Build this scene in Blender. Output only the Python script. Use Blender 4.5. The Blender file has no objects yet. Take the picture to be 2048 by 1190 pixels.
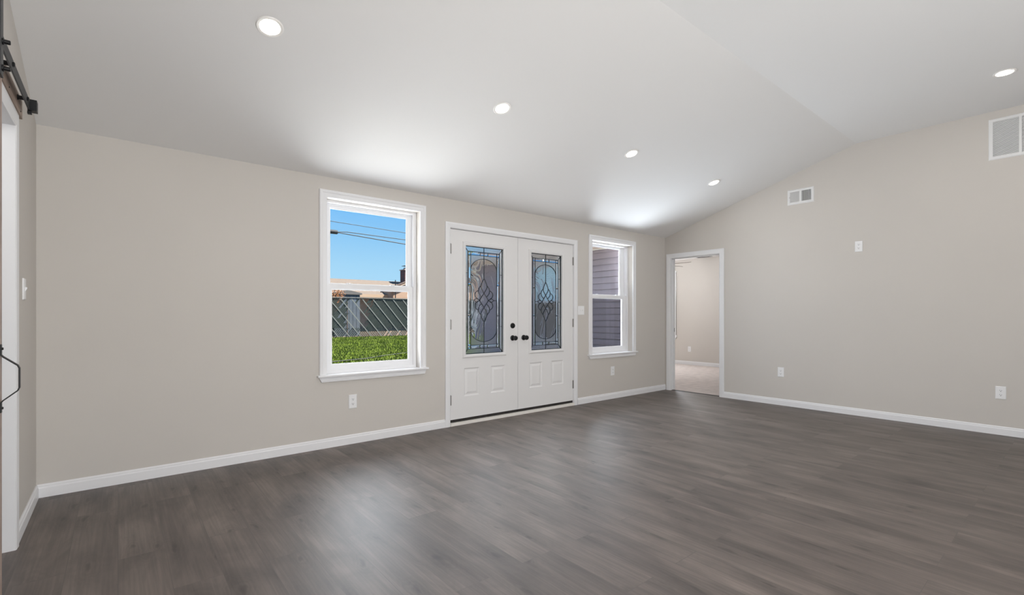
import bpy, math, random
from math import pi, sin, cos, radians
from mathutils import Vector, Matrix

random.seed(7)
SC = bpy.context.scene
COL = SC.collection

# ---------------------------------------------------------------- camera, sky, light, exposure
EYE = 1.142
FPX = 956.5
YAW = math.atan2(1024 - 236, FPX)
cam_d = bpy.data.cameras.new('camera')
cam = bpy.data.objects.new('camera', cam_d)
COL.objects.link(cam)
cam.location = (0, 0, EYE)
cam.rotation_euler = (pi / 2, 0, -YAW)
cam_d.sensor_width = 36
cam_d.lens = 36 * FPX / 2048
cam_d.shift_y = (631 - 595) / 2048
cam_d.clip_start = 0.02
cam_d.clip_end = 500
SC.camera = cam

SC.view_settings.view_transform = 'Standard'
SC.view_settings.look = 'None'
SC.view_settings.exposure = 0.0
SC.view_settings.gamma = 1.0
SC.view_settings.use_curve_mapping = False

world = bpy.data.worlds.new('sky')
SC.world = world
world.use_nodes = True
wn = world.node_tree.nodes
wl = world.node_tree.links
wn.clear()
w_out = wn.new('ShaderNodeOutputWorld')
w_bg = wn.new('ShaderNodeBackground')
w_tc = wn.new('ShaderNodeTexCoord')
w_sep = wn.new('ShaderNodeSeparateXYZ')
w_ramp = wn.new('ShaderNodeValToRGB')
wl.new(w_tc.outputs['Generated'], w_sep.inputs[0])
wl.new(w_sep.outputs['Z'], w_ramp.inputs[0])
wl.new(w_ramp.outputs[0], w_bg.inputs[0])
wl.new(w_bg.outputs[0], w_out.inputs[0])
els = w_ramp.color_ramp.elements
els[0].position = 0.0
els[0].color = (0.50, 0.78, 0.98, 1)
els[1].position = 0.75
els[1].color = (0.12, 0.34, 0.80, 1)
for p_, c_ in ((0.10, (0.38, 0.69, 0.95, 1)), (0.22, (0.165, 0.50, 0.93, 1)), (0.36, (0.17, 0.46, 0.89, 1))):
    e_ = els.new(p_)
    e_.color = c_
w_bg.inputs[1].default_value = 1.05

sun_d = bpy.data.lights.new('sun', 'SUN')
sun = bpy.data.objects.new('sun', sun_d)
COL.objects.link(sun)
sun_d.energy = 22.0
sun_d.angle = radians(0.6)
sun_d.color = (1.0, 0.95, 0.86)
# sun stands high behind the house, over towards the bedroom side
sun.rotation_euler = (Vector((0.75, -0.30, 1.0)).to_track_quat('Z', 'Y')).to_euler()


def area_light(name, loc, direction, sx, sy, power, color):
    d = bpy.data.lights.new(name, 'AREA')
    d.shape = 'RECTANGLE'
    d.size, d.size_y = sx, sy
    d.energy = power
    d.color = color
    o = bpy.data.objects.new(name, d)
    COL.objects.link(o)
    o.location = loc
    o.rotation_euler = Vector(direction).to_track_quat('-Z', 'Y').to_euler()
    return o


# unseen fill lamp at an added rear opening, and daylight at the bedroom window
P_REAR = 188
P_W1 = 47
P_W2 = 105
P_DOOR = 7.5
SKYC = (0.93, 0.965, 1.0)
area_light('rear_fill_lamp', (1.55, -2.93, 1.15), (-0.15, 1, 0.8), 2.3, 2.0, P_REAR, (1.0, 0.985, 0.965))
# added area lamps stand in for ground-bounced daylight at front windows and door glass
area_light('daylight_lawn_window', (1.8375, 4.78, 1.36), (0, -1, 0.55), 0.80, 1.45, P_W1, SKYC)
area_light('daylight_siding_window', (5.44, 4.78, 1.36), (0.30, -1, 0.38), 0.46, 1.45, P_W2, (0.84, 0.915, 1.0))
area_light('daylight_door_glass', (3.087, 4.185, 1.307), (0, -1, 0), 0.45, 1.05, P_DOOR, SKYC)
area_light('daylight_door_glass', (4.015, 4.185, 1.307), (0, -1, 0), 0.45, 1.05, P_DOOR, SKYC)
area_light('daylight_bedroom_window', (10.1, 7.0, 1.4), (-1, -0.1, 0.05), 1.2, 1.4, 28, (0.97, 0.98, 1.0))

# ---------------------------------------------------------------- materials
MATS = {}


def lin(c):
    """sRGB 0-255 triple to linear."""
    r = []
    for v in c:
        v /= 255.0
        r.append(v / 12.92 if v <= 0.04045 else ((v + 0.055) / 1.055) ** 2.4)
    return r


def mat(name, rgb, rough=0.5, metal=0.0, spec=0.5, noise=0.0, nscale=8.0, bump=0.0, bscale=200.0, emit=None, estr=0.0):
    if name in MATS:
        return MATS[name]
    m = bpy.data.materials.new(name)
    m.use_nodes = True
    nt = m.node_tree
    b = nt.nodes['Principled BSDF']
    c = lin(rgb)
    b.inputs['Base Color'].default_value = (*c, 1)
    b.inputs['Roughness'].default_value = rough
    b.inputs['Metallic'].default_value = metal
    b.inputs['Specular IOR Level'].default_value = spec
    tc = nt.nodes.new('ShaderNodeTexCoord')
    if noise > 0:
        n = nt.nodes.new('ShaderNodeTexNoise')
        n.inputs['Scale'].default_value = nscale
        n.inputs['Detail'].default_value = 4
        r = nt.nodes.new('ShaderNodeValToRGB')
        r.color_ramp.elements[0].position = 0.3
        r.color_ramp.elements[1].position = 0.7
        r.color_ramp.elements[0].color = (*[max(0, v * (1 - noise)) for v in c], 1)
        r.color_ramp.elements[1].color = (*[min(1, v * (1 + noise)) for v in c], 1)
        nt.links.new(tc.outputs['Object'], n.inputs['Vector'])
        nt.links.new(n.outputs['Fac'], r.inputs[0])
        nt.links.new(r.outputs[0], b.inputs['Base Color'])
    if bump > 0:
        n2 = nt.nodes.new('ShaderNodeTexNoise')
        n2.inputs['Scale'].default_value = bscale
        bp = nt.nodes.new('ShaderNodeBump')
        bp.inputs['Strength'].default_value = bump
        bp.inputs['Distance'].default_value = 0.002
        nt.links.new(tc.outputs['Object'], n2.inputs['Vector'])
        nt.links.new(n2.outputs['Fac'], bp.inputs['Height'])
        nt.links.new(bp.outputs[0], b.inputs['Normal'])
    if emit:
        b.inputs['Emission Color'].default_value = (*lin(emit), 1)
        b.inputs['Emission Strength'].default_value = estr
    MATS[name] = m
    return m


M_wall = mat('wall_paint', (207, 202, 196), 0.75, spec=0.3, noise=0.012, nscale=1.5, bump=0.06, bscale=350)
M_ceil = mat('ceiling_paint', (233, 232, 231), 0.85, spec=0.2, bump=0.05, bscale=300)
M_trim = mat('white_trim', (236, 236, 238), 0.35, spec=0.4)
M_door = mat('door_white', (232, 231, 231), 0.4, spec=0.4)
M_vinyl = mat('window_vinyl', (238, 238, 240), 0.3, spec=0.45)
M_plate = mat('plate_white', (240, 240, 241), 0.3)
M_slot = mat('socket_dark', (60, 60, 62), 0.5)
M_black = mat('black_metal', (24, 25, 27), 0.42, metal=0.3, noise=0.15, nscale=60)
M_rail = mat('rail_steel', (62, 63, 64), 0.5, metal=0.4, noise=0.12, nscale=80)
M_hinge = mat('hinge_nickel', (140, 138, 135), 0.35, metal=0.8)
M_came = mat('leading_black', (18, 18, 20), 0.45, metal=0.2)
M_sweep = mat('door_sweep', (38, 34, 32), 0.7)
M_sill = mat('threshold_white', (238, 234, 228), 0.4)
M_ventdark = mat('vent_dark', (52, 54, 56), 0.8)
M_vent = mat('vent_white', (232, 232, 232), 0.4)
M_lightring = mat('light_trim', (240, 238, 235), 0.4)
M_lens = mat('light_lens', (255, 250, 244), 0.4, emit=(255, 246, 234), estr=14.0)
M_carpet = mat('carpet', (216, 206, 201), 0.95, spec=0.1, noise=0.1, nscale=9, bump=0.8, bscale=260)
M_fan = mat('fan_blade', (150, 142, 134), 0.5, noise=0.1, nscale=20)
M_concrete = mat('concrete', (218, 214, 206), 0.9, spec=0.2, noise=0.05, nscale=3)
M_soil = mat('lawn_soil', (52, 62, 22), 0.95, spec=0.1, noise=0.25, nscale=4)
M_fascia = mat('fascia_white', (205, 200, 192), 0.5)
M_soffit = mat('soffit_beige', (188, 168, 152), 0.7)
M_shed = mat('shed_paint', (84, 94, 106), 0.6, noise=0.06, nscale=3)
M_slat = mat('fence_slat_green', (28, 38, 33), 0.5, noise=0.2, nscale=3)
M_wire = mat('fence_galvanised', (126, 127, 123), 0.5, metal=0.3)
M_roof = mat('shingle_tan', (94, 82, 72), 0.9, noise=0.14, nscale=7)
M_hwall = mat('house_siding_tan', (146, 124, 106), 0.8, noise=0.05, nscale=2)
M_brown = mat('eave_brown', (84, 66, 54), 0.8)
M_topwire = mat('fence_top_wire', (92, 94, 92), 0.6)
M_cable = mat('cable_black', (22, 26, 34), 0.7)
M_twig = mat('shrub_twig', (92, 70, 50), 0.9)
M_leaf = mat('shrub_leaf', (150, 98, 56), 0.8, noise=0.3, nscale=5)
M_screen = mat('insect_screen', (98, 92, 88), 0.8)


def siding_mat():
    m = mat('wing_siding', (132, 122, 129), 0.55, noise=0.04, nscale=3)
    return m


M_siding = siding_mat()


def floor_mat():
    m = bpy.data.materials.new('vinyl_plank_floor')
    m.use_nodes = True
    nt = m.node_tree
    N, L = nt.nodes.new, nt.links.new
    b = nt.nodes['Principled BSDF']
    tc = N('ShaderNodeTexCoord')
    mp = N('ShaderNodeMapping')
    mp.inputs['Rotation'].default_value = (0, 0, pi / 2)
    L(tc.outputs['Object'], mp.inputs['Vector'])
    br = N('ShaderNodeTexBrick')
    br.offset = 0.37
    br.offset_frequency = 2
    br.inputs['Color1'].default_value = (0, 0, 0, 1)
    br.inputs['Color2'].default_value = (1, 1, 1, 1)
    br.inputs['Mortar'].default_value = (0.5, 0.5, 0.5, 1)
    br.inputs['Scale'].default_value = 1.0
    br.inputs['Mortar Size'].default_value = 0.0012
    br.inputs['Mortar Smooth'].default_value = 0.3
    br.inputs['Brick Width'].default_value = 1.22
    br.inputs['Row Height'].default_value = 0.18
    L(mp.outputs[0], br.inputs['Vector'])
    # every plank gets its own piece of grain
    sc = N('ShaderNodeVectorMath')
    sc.operation = 'SCALE'
    sc.inputs['Scale'].default_value = 37.0
    L(br.outputs['Color'], sc.inputs[0])
    add = N('ShaderNodeVectorMath')
    add.operation = 'ADD'
    L(tc.outputs['Object'], add.inputs[0])
    L(sc.outputs[0], add.inputs[1])
    # broad cloudy stripes
    m1 = N('ShaderNodeMapping')
    m1.inputs['Scale'].default_value = (7.5, 0.75, 1)
    L(add.outputs[0], m1.inputs['Vector'])
    n1 = N('ShaderNodeTexNoise')
    n1.inputs['Scale'].default_value = 1.0
    n1.inputs['Detail'].default_value = 3
    n1.inputs['Roughness'].default_value = 0.5
    n1.inputs['Distortion'].default_value = 0.6
    L(m1.outputs[0], n1.inputs['Vector'])
    # fine grain
    m2 = N('ShaderNodeMapping')
    m2.inputs['Scale'].default_value = (90, 3.0, 1)
    L(add.outputs[0], m2.inputs['Vector'])
    n2 = N('ShaderNodeTexNoise')
    n2.inputs['Scale'].default_value = 1.0
    n2.inputs['Detail'].default_value = 5
    n2.inputs['Distortion'].default_value = 0.4
    L(m2.outputs[0], n2.inputs['Vector'])
    # knots, with the figure curling round them
    m3 = N('ShaderNodeMapping')
    m3.inputs['Scale'].default_value = (5.2, 1.7, 1)
    L(add.outputs[0], m3.inputs['Vector'])
    nw = N('ShaderNodeTexNoise')
    nw.inputs['Scale'].default_value = 2.2
    nw.inputs['Detail'].default_value = 3
    L(m3.outputs[0], nw.inputs['Vector'])
    wv = N('ShaderNodeVectorMath')
    wv.operation = 'MULTIPLY_ADD'
    wv.inputs[1].default_value = (0.55, 0.55, 0)
    L(nw.outputs['Color'], wv.inputs[0])
    L(m3.outputs[0], wv.inputs[2])
    vo = N('ShaderNodeTexVoronoi')
    vo.voronoi_dimensions = '2D'
    vo.inputs['Scale'].default_value = 1.0
    L(wv.outputs[0], vo.inputs['Vector'])
    kr = N('ShaderNodeValToRGB')
    ke = kr.color_ramp.elements
    ke[0].position = 0.02
    ke[0].color = (0.42, 0.40, 0.39, 1)
    ke[1].position = 0.55
    ke[1].color = (1.06, 1.06, 1.06, 1)
    e_ = ke.new(0.07)
    e_.color = (0.80, 0.79, 0.78, 1)
    e_ = ke.new(0.28)
    e_.color = (0.94, 0.94, 0.94, 1)
    L(vo.outputs['Distance'], kr.inputs[0])
    rsn = N('ShaderNodeMath')
    rsn.operation = 'MULTIPLY'
    rsn.inputs[1].default_value = 85.0
    L(vo.outputs['Distance'], rsn.inputs[0])
    rss = N('ShaderNodeMath')
    rss.operation = 'SINE'
    L(rsn.outputs[0], rss.inputs[0])
    rfa = N('ShaderNodeMapRange')
    rfa.inputs['From Min'].default_value = 0.08
    rfa.inputs['From Max'].default_value = 0.42
    rfa.inputs['To Min'].default_value = 0.075
    rfa.inputs['To Max'].default_value = 0.0
    L(vo.outputs['Distance'], rfa.inputs['Value'])
    rmu = N('ShaderNodeMath')
    rmu.operation = 'MULTIPLY_ADD'
    rmu.inputs[2].default_value = 1.0
    L(rss.outputs[0], rmu.inputs[0])
    L(rfa.outputs[0], rmu.inputs[1])
    # soft blotches
    m4 = N('ShaderNodeMapping')
    m4.inputs['Scale'].default_value = (4.2, 1.6, 1)
    L(add.outputs[0], m4.inputs['Vector'])
    n4 = N('ShaderNodeTexNoise')
    n4.inputs['Scale'].default_value = 1.0
    n4.inputs['Detail'].default_value = 4
    n4.inputs['Roughness'].default_value = 0.6
    n4.inputs['Distortion'].default_value = 1.0
    L(m4.outputs[0], n4.inputs['Vector'])
    r4 = N('ShaderNodeValToRGB')
    r4.color_ramp.elements[0].position = 0.30
    r4.color_ramp.elements[0].color = (0.70, 0.69, 0.685, 1)
    r4.color_ramp.elements[1].position = 0.66
    r4.color_ramp.elements[1].color = (1.26, 1.25, 1.25, 1)
    L(n4.outputs['Fac'], r4.inputs[0])
    mk = N('ShaderNodeMixRGB')
    mk.blend_type = 'MULTIPLY'
    mk.inputs[0].default_value = 1.0
    L(kr.outputs[0], mk.inputs[1])
    L(r4.outputs[0], mk.inputs[2])
    mk2 = N('ShaderNodeMixRGB')
    mk2.blend_type = 'MULTIPLY'
    mk2.inputs[0].default_value = 1.0
    L(mk.outputs[0], mk2.inputs[1])
    L(rmu.outputs[0], mk2.inputs[2])
    r1 = N('ShaderNodeValToRGB')
    r1.color_ramp.elements[0].position = 0.32
    r1.color_ramp.elements[0].color = (*lin((85, 76, 71)), 1)
    r1.color_ramp.elements[1].position = 0.68
    r1.color_ramp.elements[1].color = (*lin((107, 97, 91)), 1)
    L(n1.outputs['Fac'], r1.inputs[0])
    r2 = N('ShaderNodeValToRGB')
    r2.color_ramp.elements[0].position = 0.35
    r2.color_ramp.elements[0].color = (0.80, 0.80, 0.80, 1)
    r2.color_ramp.elements[1].position = 0.65
    r2.color_ramp.elements[1].color = (1.08, 1.08, 1.08, 1)
    L(n2.outputs['Fac'], r2.inputs[0])
    mx = N('ShaderNodeMixRGB')
    mx.blend_type = 'MULTIPLY'
    mx.inputs[0].default_value = 1.0
    L(r1.outputs[0], mx.inputs[1])
    L(r2.outputs[0], mx.inputs[2])
    r3 = N('ShaderNodeValToRGB')
    r3.color_ramp.elements[0].color = (0.93, 0.925, 0.92, 1)
    r3.color_ramp.elements[1].color = (1.05, 1.05, 1.05, 1)
    L(br.outputs['Color'], r3.inputs[0])
    mx2 = N('ShaderNodeMixRGB')
    mx2.blend_type = 'MULTIPLY'
    mx2.inputs[0].default_value = 1.0
    L(mx.outputs[0], mx2.inputs[1])
    L(r3.outputs[0], mx2.inputs[2])
    mx3 = N('ShaderNodeMixRGB')
    mx3.blend_type = 'MULTIPLY'
    mx3.inputs[0].default_value = 1.0
    L(mx2.outputs[0], mx3.inputs[1])
    L(mk2.outputs[0], mx3.inputs[2])
    # seam
    sm = N('ShaderNodeMixRGB')
    sm.inputs[2].default_value = (*lin((62, 57, 54)), 1)
    sf = N('ShaderNodeMath')
    sf.operation = 'MULTIPLY'
    sf.inputs[1].default_value = 0.55
    L(br.outputs['Fac'], sf.inputs[0])
    L(sf.outputs[0], sm.inputs[0])
    L(mx3.outputs[0], sm.inputs[1])
    L(sm.outputs[0], b.inputs['Base Color'])
    b.inputs['Roughness'].default_value = 0.48
    b.inputs['Specular IOR Level'].default_value = 0.85
    bp = N('ShaderNodeBump')
    bp.inputs['Strength'].default_value = 0.12
    bp.inputs['Distance'].default_value = 0.0015
    L(n2.outputs['Fac'], bp.inputs['Height'])
    L(bp.outputs[0], b.inputs['Normal'])
    return m


M_floor = floor_mat()


def wood_mat(name, c1, c2, axis_scale, rough=0.6):
    m = bpy.data.materials.new(name)
    m.use_nodes = True
    nt = m.node_tree
    N, L = nt.nodes.new, nt.links.new
    b = nt.nodes['Principled BSDF']
    tc = N('ShaderNodeTexCoord')
    mp = N('ShaderNodeMapping')
    mp.inputs['Scale'].default_value = axis_scale
    n = N('ShaderNodeTexNoise')
    n.inputs['Detail'].default_value = 5
    n.inputs['Distortion'].default_value = 0.7
    n.inputs['Scale'].default_value = 1
    r = N('ShaderNodeValToRGB')
    r.color_ramp.elements[0].position = 0.3
    r.color_ramp.elements[1].position = 0.7
    r.color_ramp.elements[0].color = (*lin(c1), 1)
    r.color_ramp.elements[1].color = (*lin(c2), 1)
    L(tc.outputs['Object'], mp.inputs[0])
    L(mp.outputs[0], n.inputs['Vector'])
    L(n.outputs['Fac'], r.inputs[0])
    L(r.outputs[0], b.inputs['Base Color'])
    b.inputs['Roughness'].default_value = rough
    return m


M_barn = wood_mat('weathered_board', (128, 108, 98), (184, 164, 152), (30, 30, 2.5))
M_header = wood_mat('header_board_wood', (122, 104, 92), (172, 152, 138), (30, 2.5, 30))


def brick_mat():
    m = bpy.data.materials.new('chimney_brick')
    m.use_nodes = True
    nt = m.node_tree
    b = nt.nodes['Principled BSDF']
    tc = nt.nodes.new('ShaderNodeTexCoord')
    mp = nt.nodes.new('ShaderNodeMapping')
    mp.inputs['Rotation'].default_value = (pi / 2, 0, 0)
    br = nt.nodes.new('ShaderNodeTexBrick')
    br.inputs['Color1'].default_value = (*lin((96, 52, 48)), 1)
    br.inputs['Color2'].default_value = (*lin((74, 42, 42)), 1)
    br.inputs['Mortar'].default_value = (*lin((112, 96, 92)), 1)
    br.inputs['Scale'].default_value = 1
    br.inputs['Brick Width'].default_value = 0.2
    br.inputs['Row Height'].default_value = 0.075
    br.inputs['Mortar Size'].default_value = 0.008
    nt.links.new(tc.outputs['Object'], mp.inputs[0])
    nt.links.new(mp.outputs[0], br.inputs['Vector'])
    nt.links.new(br.outputs['Color'], b.inputs['Base Color'])
    b.inputs['Roughness'].default_value = 0.9
    return m


M_brick = brick_mat()


def pane_mat(name, tint=(0.97, 0.98, 0.98), gloss=1.0):
    """thin clear window pane: see-through with a Fresnel mirror coat"""
    m = bpy.data.materials.new(name)
    m.use_nodes = True
    nt = m.node_tree
    nt.nodes.clear()
    o = nt.nodes.new('ShaderNodeOutputMaterial')
    t = nt.nodes.new('ShaderNodeBsdfTransparent')
    t.inputs[0].default_value = (*tint, 1)
    g = nt.nodes.new('ShaderNodeBsdfGlossy')
    g.inputs['Roughness'].default_value = 0.0
    g.inputs[0].default_value = (gloss, gloss, gloss, 1)
    fr = nt.nodes.new('ShaderNodeFresnel')
    fr.inputs[0].default_value = 1.45
    mx = nt.nodes.new('ShaderNodeMixShader')
    # only the face the light enters mirrors; the exit face lets it through
    ge = nt.nodes.new('ShaderNodeNewGeometry')
    ml = nt.nodes.new('ShaderNodeMath')
    ml.operation = 'MULTIPLY_ADD'
    ml.inputs[1].default_value = -1.0
    ml.inputs[2].default_value = 1.0
    nt.links.new(ge.outputs['Backfacing'], ml.inputs[0])
    m2 = nt.nodes.new('ShaderNodeMath')
    m2.operation = 'MULTIPLY'
    nt.links.new(ml.outputs[0], m2.inputs[0])
    nt.links.new(fr.outputs[0], m2.inputs[1])
    nt.links.new(m2.outputs[0], mx.inputs[0])
    nt.links.new(t.outputs[0], mx.inputs[1])
    nt.links.new(g.outputs[0], mx.inputs[2])
    nt.links.new(mx.outputs[0], o.inputs[0])
    return m


M_pane = pane_mat('window_pane')


def art_glass(name, tint, rough, kind, strength, dist=0.01):
    m = bpy.data.materials.new(name)
    m.use_nodes = True
    nt = m.node_tree
    nt.nodes.clear()
    N, L = nt.nodes.new, nt.links.new
    o = N('ShaderNodeOutputMaterial')
    g = N('ShaderNodeBsdfGlass')
    g.inputs['Color'].default_value = (*tint, 1)
    g.inputs['Roughness'].default_value = rough
    g.inputs['IOR'].default_value = 1.45
    L(g.outputs[0], o.inputs[0])
    tc = N('ShaderNodeTexCoord')
    if kind == 'wavy':
        mp = N('ShaderNodeMapping')
        mp.inputs['Scale'].default_value = (3.8, 3.8, 1.8)
        w = N('ShaderNodeTexNoise')
        w.inputs['Scale'].default_value = 1.0
        w.inputs['Detail'].default_value = 1.0
        w.inputs['Distortion'].default_value = 1.2
        L(tc.outputs['Object'], mp.inputs[0])
        L(mp.outputs[0], w.inputs['Vector'])
        mul = N('ShaderNodeMath')
        mul.operation = 'MULTIPLY'
        mul.inputs[1].default_value = 95.0
        L(w.outputs['Fac'], mul.inputs[0])
        sn = N('ShaderNodeMath')
        sn.operation = 'SINE'
        L(mul.outputs[0], sn.inputs[0])
        h = sn.outputs[0]
    elif kind == 'grain':
        w = N('ShaderNodeTexNoise')
        w.inputs['Scale'].default_value = 260.0
        L(tc.outputs['Object'], w.inputs['Vector'])
        h = w.outputs['Fac']
    else:
        h = None
    if h is not None:
        bp = N('ShaderNodeBump')
        bp.inputs['Strength'].default_value = strength
        bp.inputs['Distance'].default_value = dist
        L(h, bp.inputs['Height'])
        L(bp.outputs[0], g.inputs['Normal'])
    return m


M_oval = art_glass('baroque_glass', (0.80, 0.82, 0.84), 0.0, 'wavy', 0.30, 0.0014)
M_border = art_glass('seedy_glass', (0.86, 0.87, 0.87), 0.06, 'grain', 0.3, 0.002)
M_bevel = art_glass('bevel_glass', (0.88, 0.91, 0.93), 0.0, 'clear', 0)


# ---------------------------------------------------------------- mesh building
class MB:
    def __init__(self):
        self.v, self.f, self.mi = [], [], []
        self.cur = 0

    def face(self, pts):
        i = len(self.v)
        self.v += [tuple(p) for p in pts]
        self.f.append(tuple(range(i, i + len(pts))))
        self.mi.append(self.cur)

    def idx(self, verts, faces):
        i = len(self.v)
        self.v += [tuple(p) for p in verts]
        for f in faces:
            self.f.append(tuple(i + k for k in f))
            self.mi.append(self.cur)

    def box(self, a, b):
        x0, x1 = sorted((a[0], b[0]))
        y0, y1 = sorted((a[1], b[1]))
        z0, z1 = sorted((a[2], b[2]))
        self.idx([(x0, y0, z0), (x1, y0, z0), (x1, y1, z0), (x0, y1, z0), (x0, y0, z1), (x1, y0, z1), (x1, y1, z1), (x0, y1, z1)],
                 [(0, 3, 2, 1), (4, 5, 6, 7), (0, 1, 5, 4), (1, 2, 6, 5), (2, 3, 7, 6), (3, 0, 4, 7)])
        return self

    def bbox(self, a, b, bev):
        """box whose room side (-y) face has a small chamfer all round"""
        x0, x1 = sorted((a[0], b[0]))
        y0, y1 = sorted((a[1], b[1]))
        z0, z1 = sorted((a[2], b[2]))
        e = bev
        ring = lambda y, i: [(x0 + i, y, z0 + i), (x1 - i, y, z0 + i), (x1 - i, y, z1 - i), (x0 + i, y, z1 - i)]
        v = ring(y1, 0) + ring(y0 + e, 0) + ring(y0, e)
        f = [(3, 2, 1, 0)[::-1]]
        for k in (0, 4):
            for j in range(4):
                f.append((k + j, k + (j + 1) % 4, k + 4 + (j + 1) % 4, k + 4 + j))
        f.append((8, 9, 10, 11))
        self.idx(v, f)
        return self

    def prism(self, poly, axis, t0, t1):
        """extrude a 2-D polygon along x, y or z"""
        def P(p, t):
            return (t, p[0], p[1]) if axis == 0 else (p[0], t, p[1]) if axis == 1 else (p[0], p[1], t)
        n = len(poly)
        v = [P(p, t0) for p in poly] + [P(p, t1) for p in poly]
        f = [tuple(range(n))[::-1], tuple(range(n, 2 * n))]
        for i in range(n):
            f.append((i, (i + 1) % n, n + (i + 1) % n, n + i))
        self.idx(v, f)
        return self

    def lathe(self, prof, c, axis='-y', seg=28):
        """prof: (radius, height) from c along axis"""
        n = len(prof)
        v = []
        for r, h in prof:
            for k in range(seg):
                a = 2 * pi * k / seg
                u, w = r * cos(a), r * sin(a)
                if axis == '-y':
                    v.append((c[0] + u, c[1] - h, c[2] + w))
                elif axis == '-z':
                    v.append((c[0] + u, c[1] + w, c[2] - h))
                elif axis == '+z':
                    v.append((c[0] + u, c[1] + w, c[2] + h))
                elif axis == '+x':
                    v.append((c[0] + h, c[1] + u, c[2] + w))
        f = []
        for i in range(n - 1):
            for k in range(seg):
                k2 = (k + 1) % seg
                f.append((i * seg + k, i * seg + k2, (i + 1) * seg + k2, (i + 1) * seg + k))
        f.append(tuple(range(seg))[::-1])
        f.append(tuple((n - 1) * seg + k for k in range(seg)))
        self.idx(v, f)
        return self

    def tube(self, pts, r, seg=8):
        pts = [Vector(p) for p in pts]
        rings = []
        for i, p in enumerate(pts):
            d = (pts[min(i + 1, len(pts) - 1)] - pts[max(i - 1, 0)]).normalized()
            up = Vector((0, 0, 1)) if abs(d.z) < 0.9 else Vector((1, 0, 0))
            s = d.cross(up).normalized()
            t = s.cross(d).normalized()
            rings.append([p + s * r * cos(2 * pi * k / seg) + t * r * sin(2 * pi * k / seg) for k in range(seg)])
        v = [q for R in rings for q in R]
        f = []
        for i in range(len(pts) - 1):
            for k in range(seg):
                k2 = (k + 1) % seg
                f.append((i * seg + k, i * seg + k2, (i + 1) * seg + k2, (i + 1) * seg + k))
        f.append(tuple(range(seg))[::-1])
        f.append(tuple((len(pts) - 1) * seg + k for k in range(seg)))
        self.idx(v, f)
        return self

    def strap(self, pts, width, thick):
        """flat bar in the x-z plane following pts (x, y, z), width along y"""
        pts = [Vector(p) for p in pts]
        v = []
        for i, p in enumerate(pts):
            d = (pts[min(i + 1, len(pts) - 1)] - pts[max(i - 1, 0)]).normalized()
            n = Vector((d.z, 0, -d.x)).normalized() * thick / 2
            w = Vector((0, width / 2, 0))
            v += [p + n + w, p + n - w, p - n - w, p - n + w]
        f = [(0, 1, 2, 3), tuple(4 * (len(pts) - 1) + k for k in (3, 2, 1, 0))]
        for i in range(len(pts) - 1):
            for k in range(4):
                f.append((4 * i + k, 4 * i + 4 + k, 4 * i + 4 + (k + 1) % 4, 4 * i + (k + 1) % 4))
        self.idx(v, f)
        return self

    def wall(self, a0, a1, b0, b1, holes, t):
        """panel in the x-z plane from y=0 (room face) to y=t with rectangular holes (x0,x1,z0,z1)"""
        xs = sorted({a0, a1, *[h[0] for h in holes], *[h[1] for h in holes]})
        zs = sorted({b0, b1, *[h[2] for h in holes], *[h[3] for h in holes]})
        xs = [x for x in xs if a0 <= x <= a1]
        zs = [z for z in zs if b0 <= z <= b1]

        def solid(i, j):
            if not (0 <= i < len(xs) - 1 and 0 <= j < len(zs) - 1):
                return False
            cx, cz = (xs[i] + xs[i + 1]) / 2, (zs[j] + zs[j + 1]) / 2
            return not any(h[0] < cx < h[1] and h[2] < cz < h[3] for h in holes)
        for i in range(len(xs) - 1):
            for j in range(len(zs) - 1):
                if not solid(i, j):
                    continue
                x0, x1, z0, z1 = xs[i], xs[i + 1], zs[j], zs[j + 1]
                self.face([(x0, 0, z0), (x1, 0, z0), (x1, 0, z1), (x0, 0, z1)])
                self.face([(x0, t, z0), (x0, t, z1), (x1, t, z1), (x1, t, z0)])
                if not solid(i - 1, j):
                    self.face([(x0, 0, z0), (x0, 0, z1), (x0, t, z1), (x0, t, z0)])
                if not solid(i + 1, j):
                    self.face([(x1, 0, z0), (x1, t, z0), (x1, t, z1), (x1, 0, z1)])
                if not solid(i, j - 1):
                    self.face([(x0, 0, z0), (x0, t, z0), (x1, t, z0), (x1, 0, z0)])
                if not solid(i, j + 1):
                    self.face([(x0, 0, z1), (x1, 0, z1), (x1, t, z1), (x0, t, z1)])
        return self

    def sweep(self, a0, a1, b0, b1, prof, closed=True, y=0.0):
        """mitred moulding round a rectangle in the x-z plane; prof = (outward offset, height towards the room)"""
        rings = []
        for o, h in prof:
            if closed:
                rings.append([(a0 - o, y - h, b0 - o), (a0 - o, y - h, b1 + o), (a1 + o, y - h, b1 + o), (a1 + o, y - h, b0 - o)])
            else:
                rings.append([(a0 - o, y - h, b0), (a0 - o, y - h, b1 + o), (a1 + o, y - h, b1 + o), (a1 + o, y - h, b0)])
        n = len(prof)
        for i in range(n):
            R, S = rings[i], rings[(i + 1) % n]
            for k in range(4 if closed else 3):
                k2 = (k + 1) % 4
                self.face([R[k], R[k2], S[k2], S[k]])
        if not closed:
            self.face([r[0] for r in rings])
            self.face([r[3] for r in rings][::-1])
        return self

    def run(self, prof, t0, t1):
        """straight moulding along x: prof = (h towards the room, z)"""
        return self.prism([(-h, z) for h, z in prof], 0, t0, t1)

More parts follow.
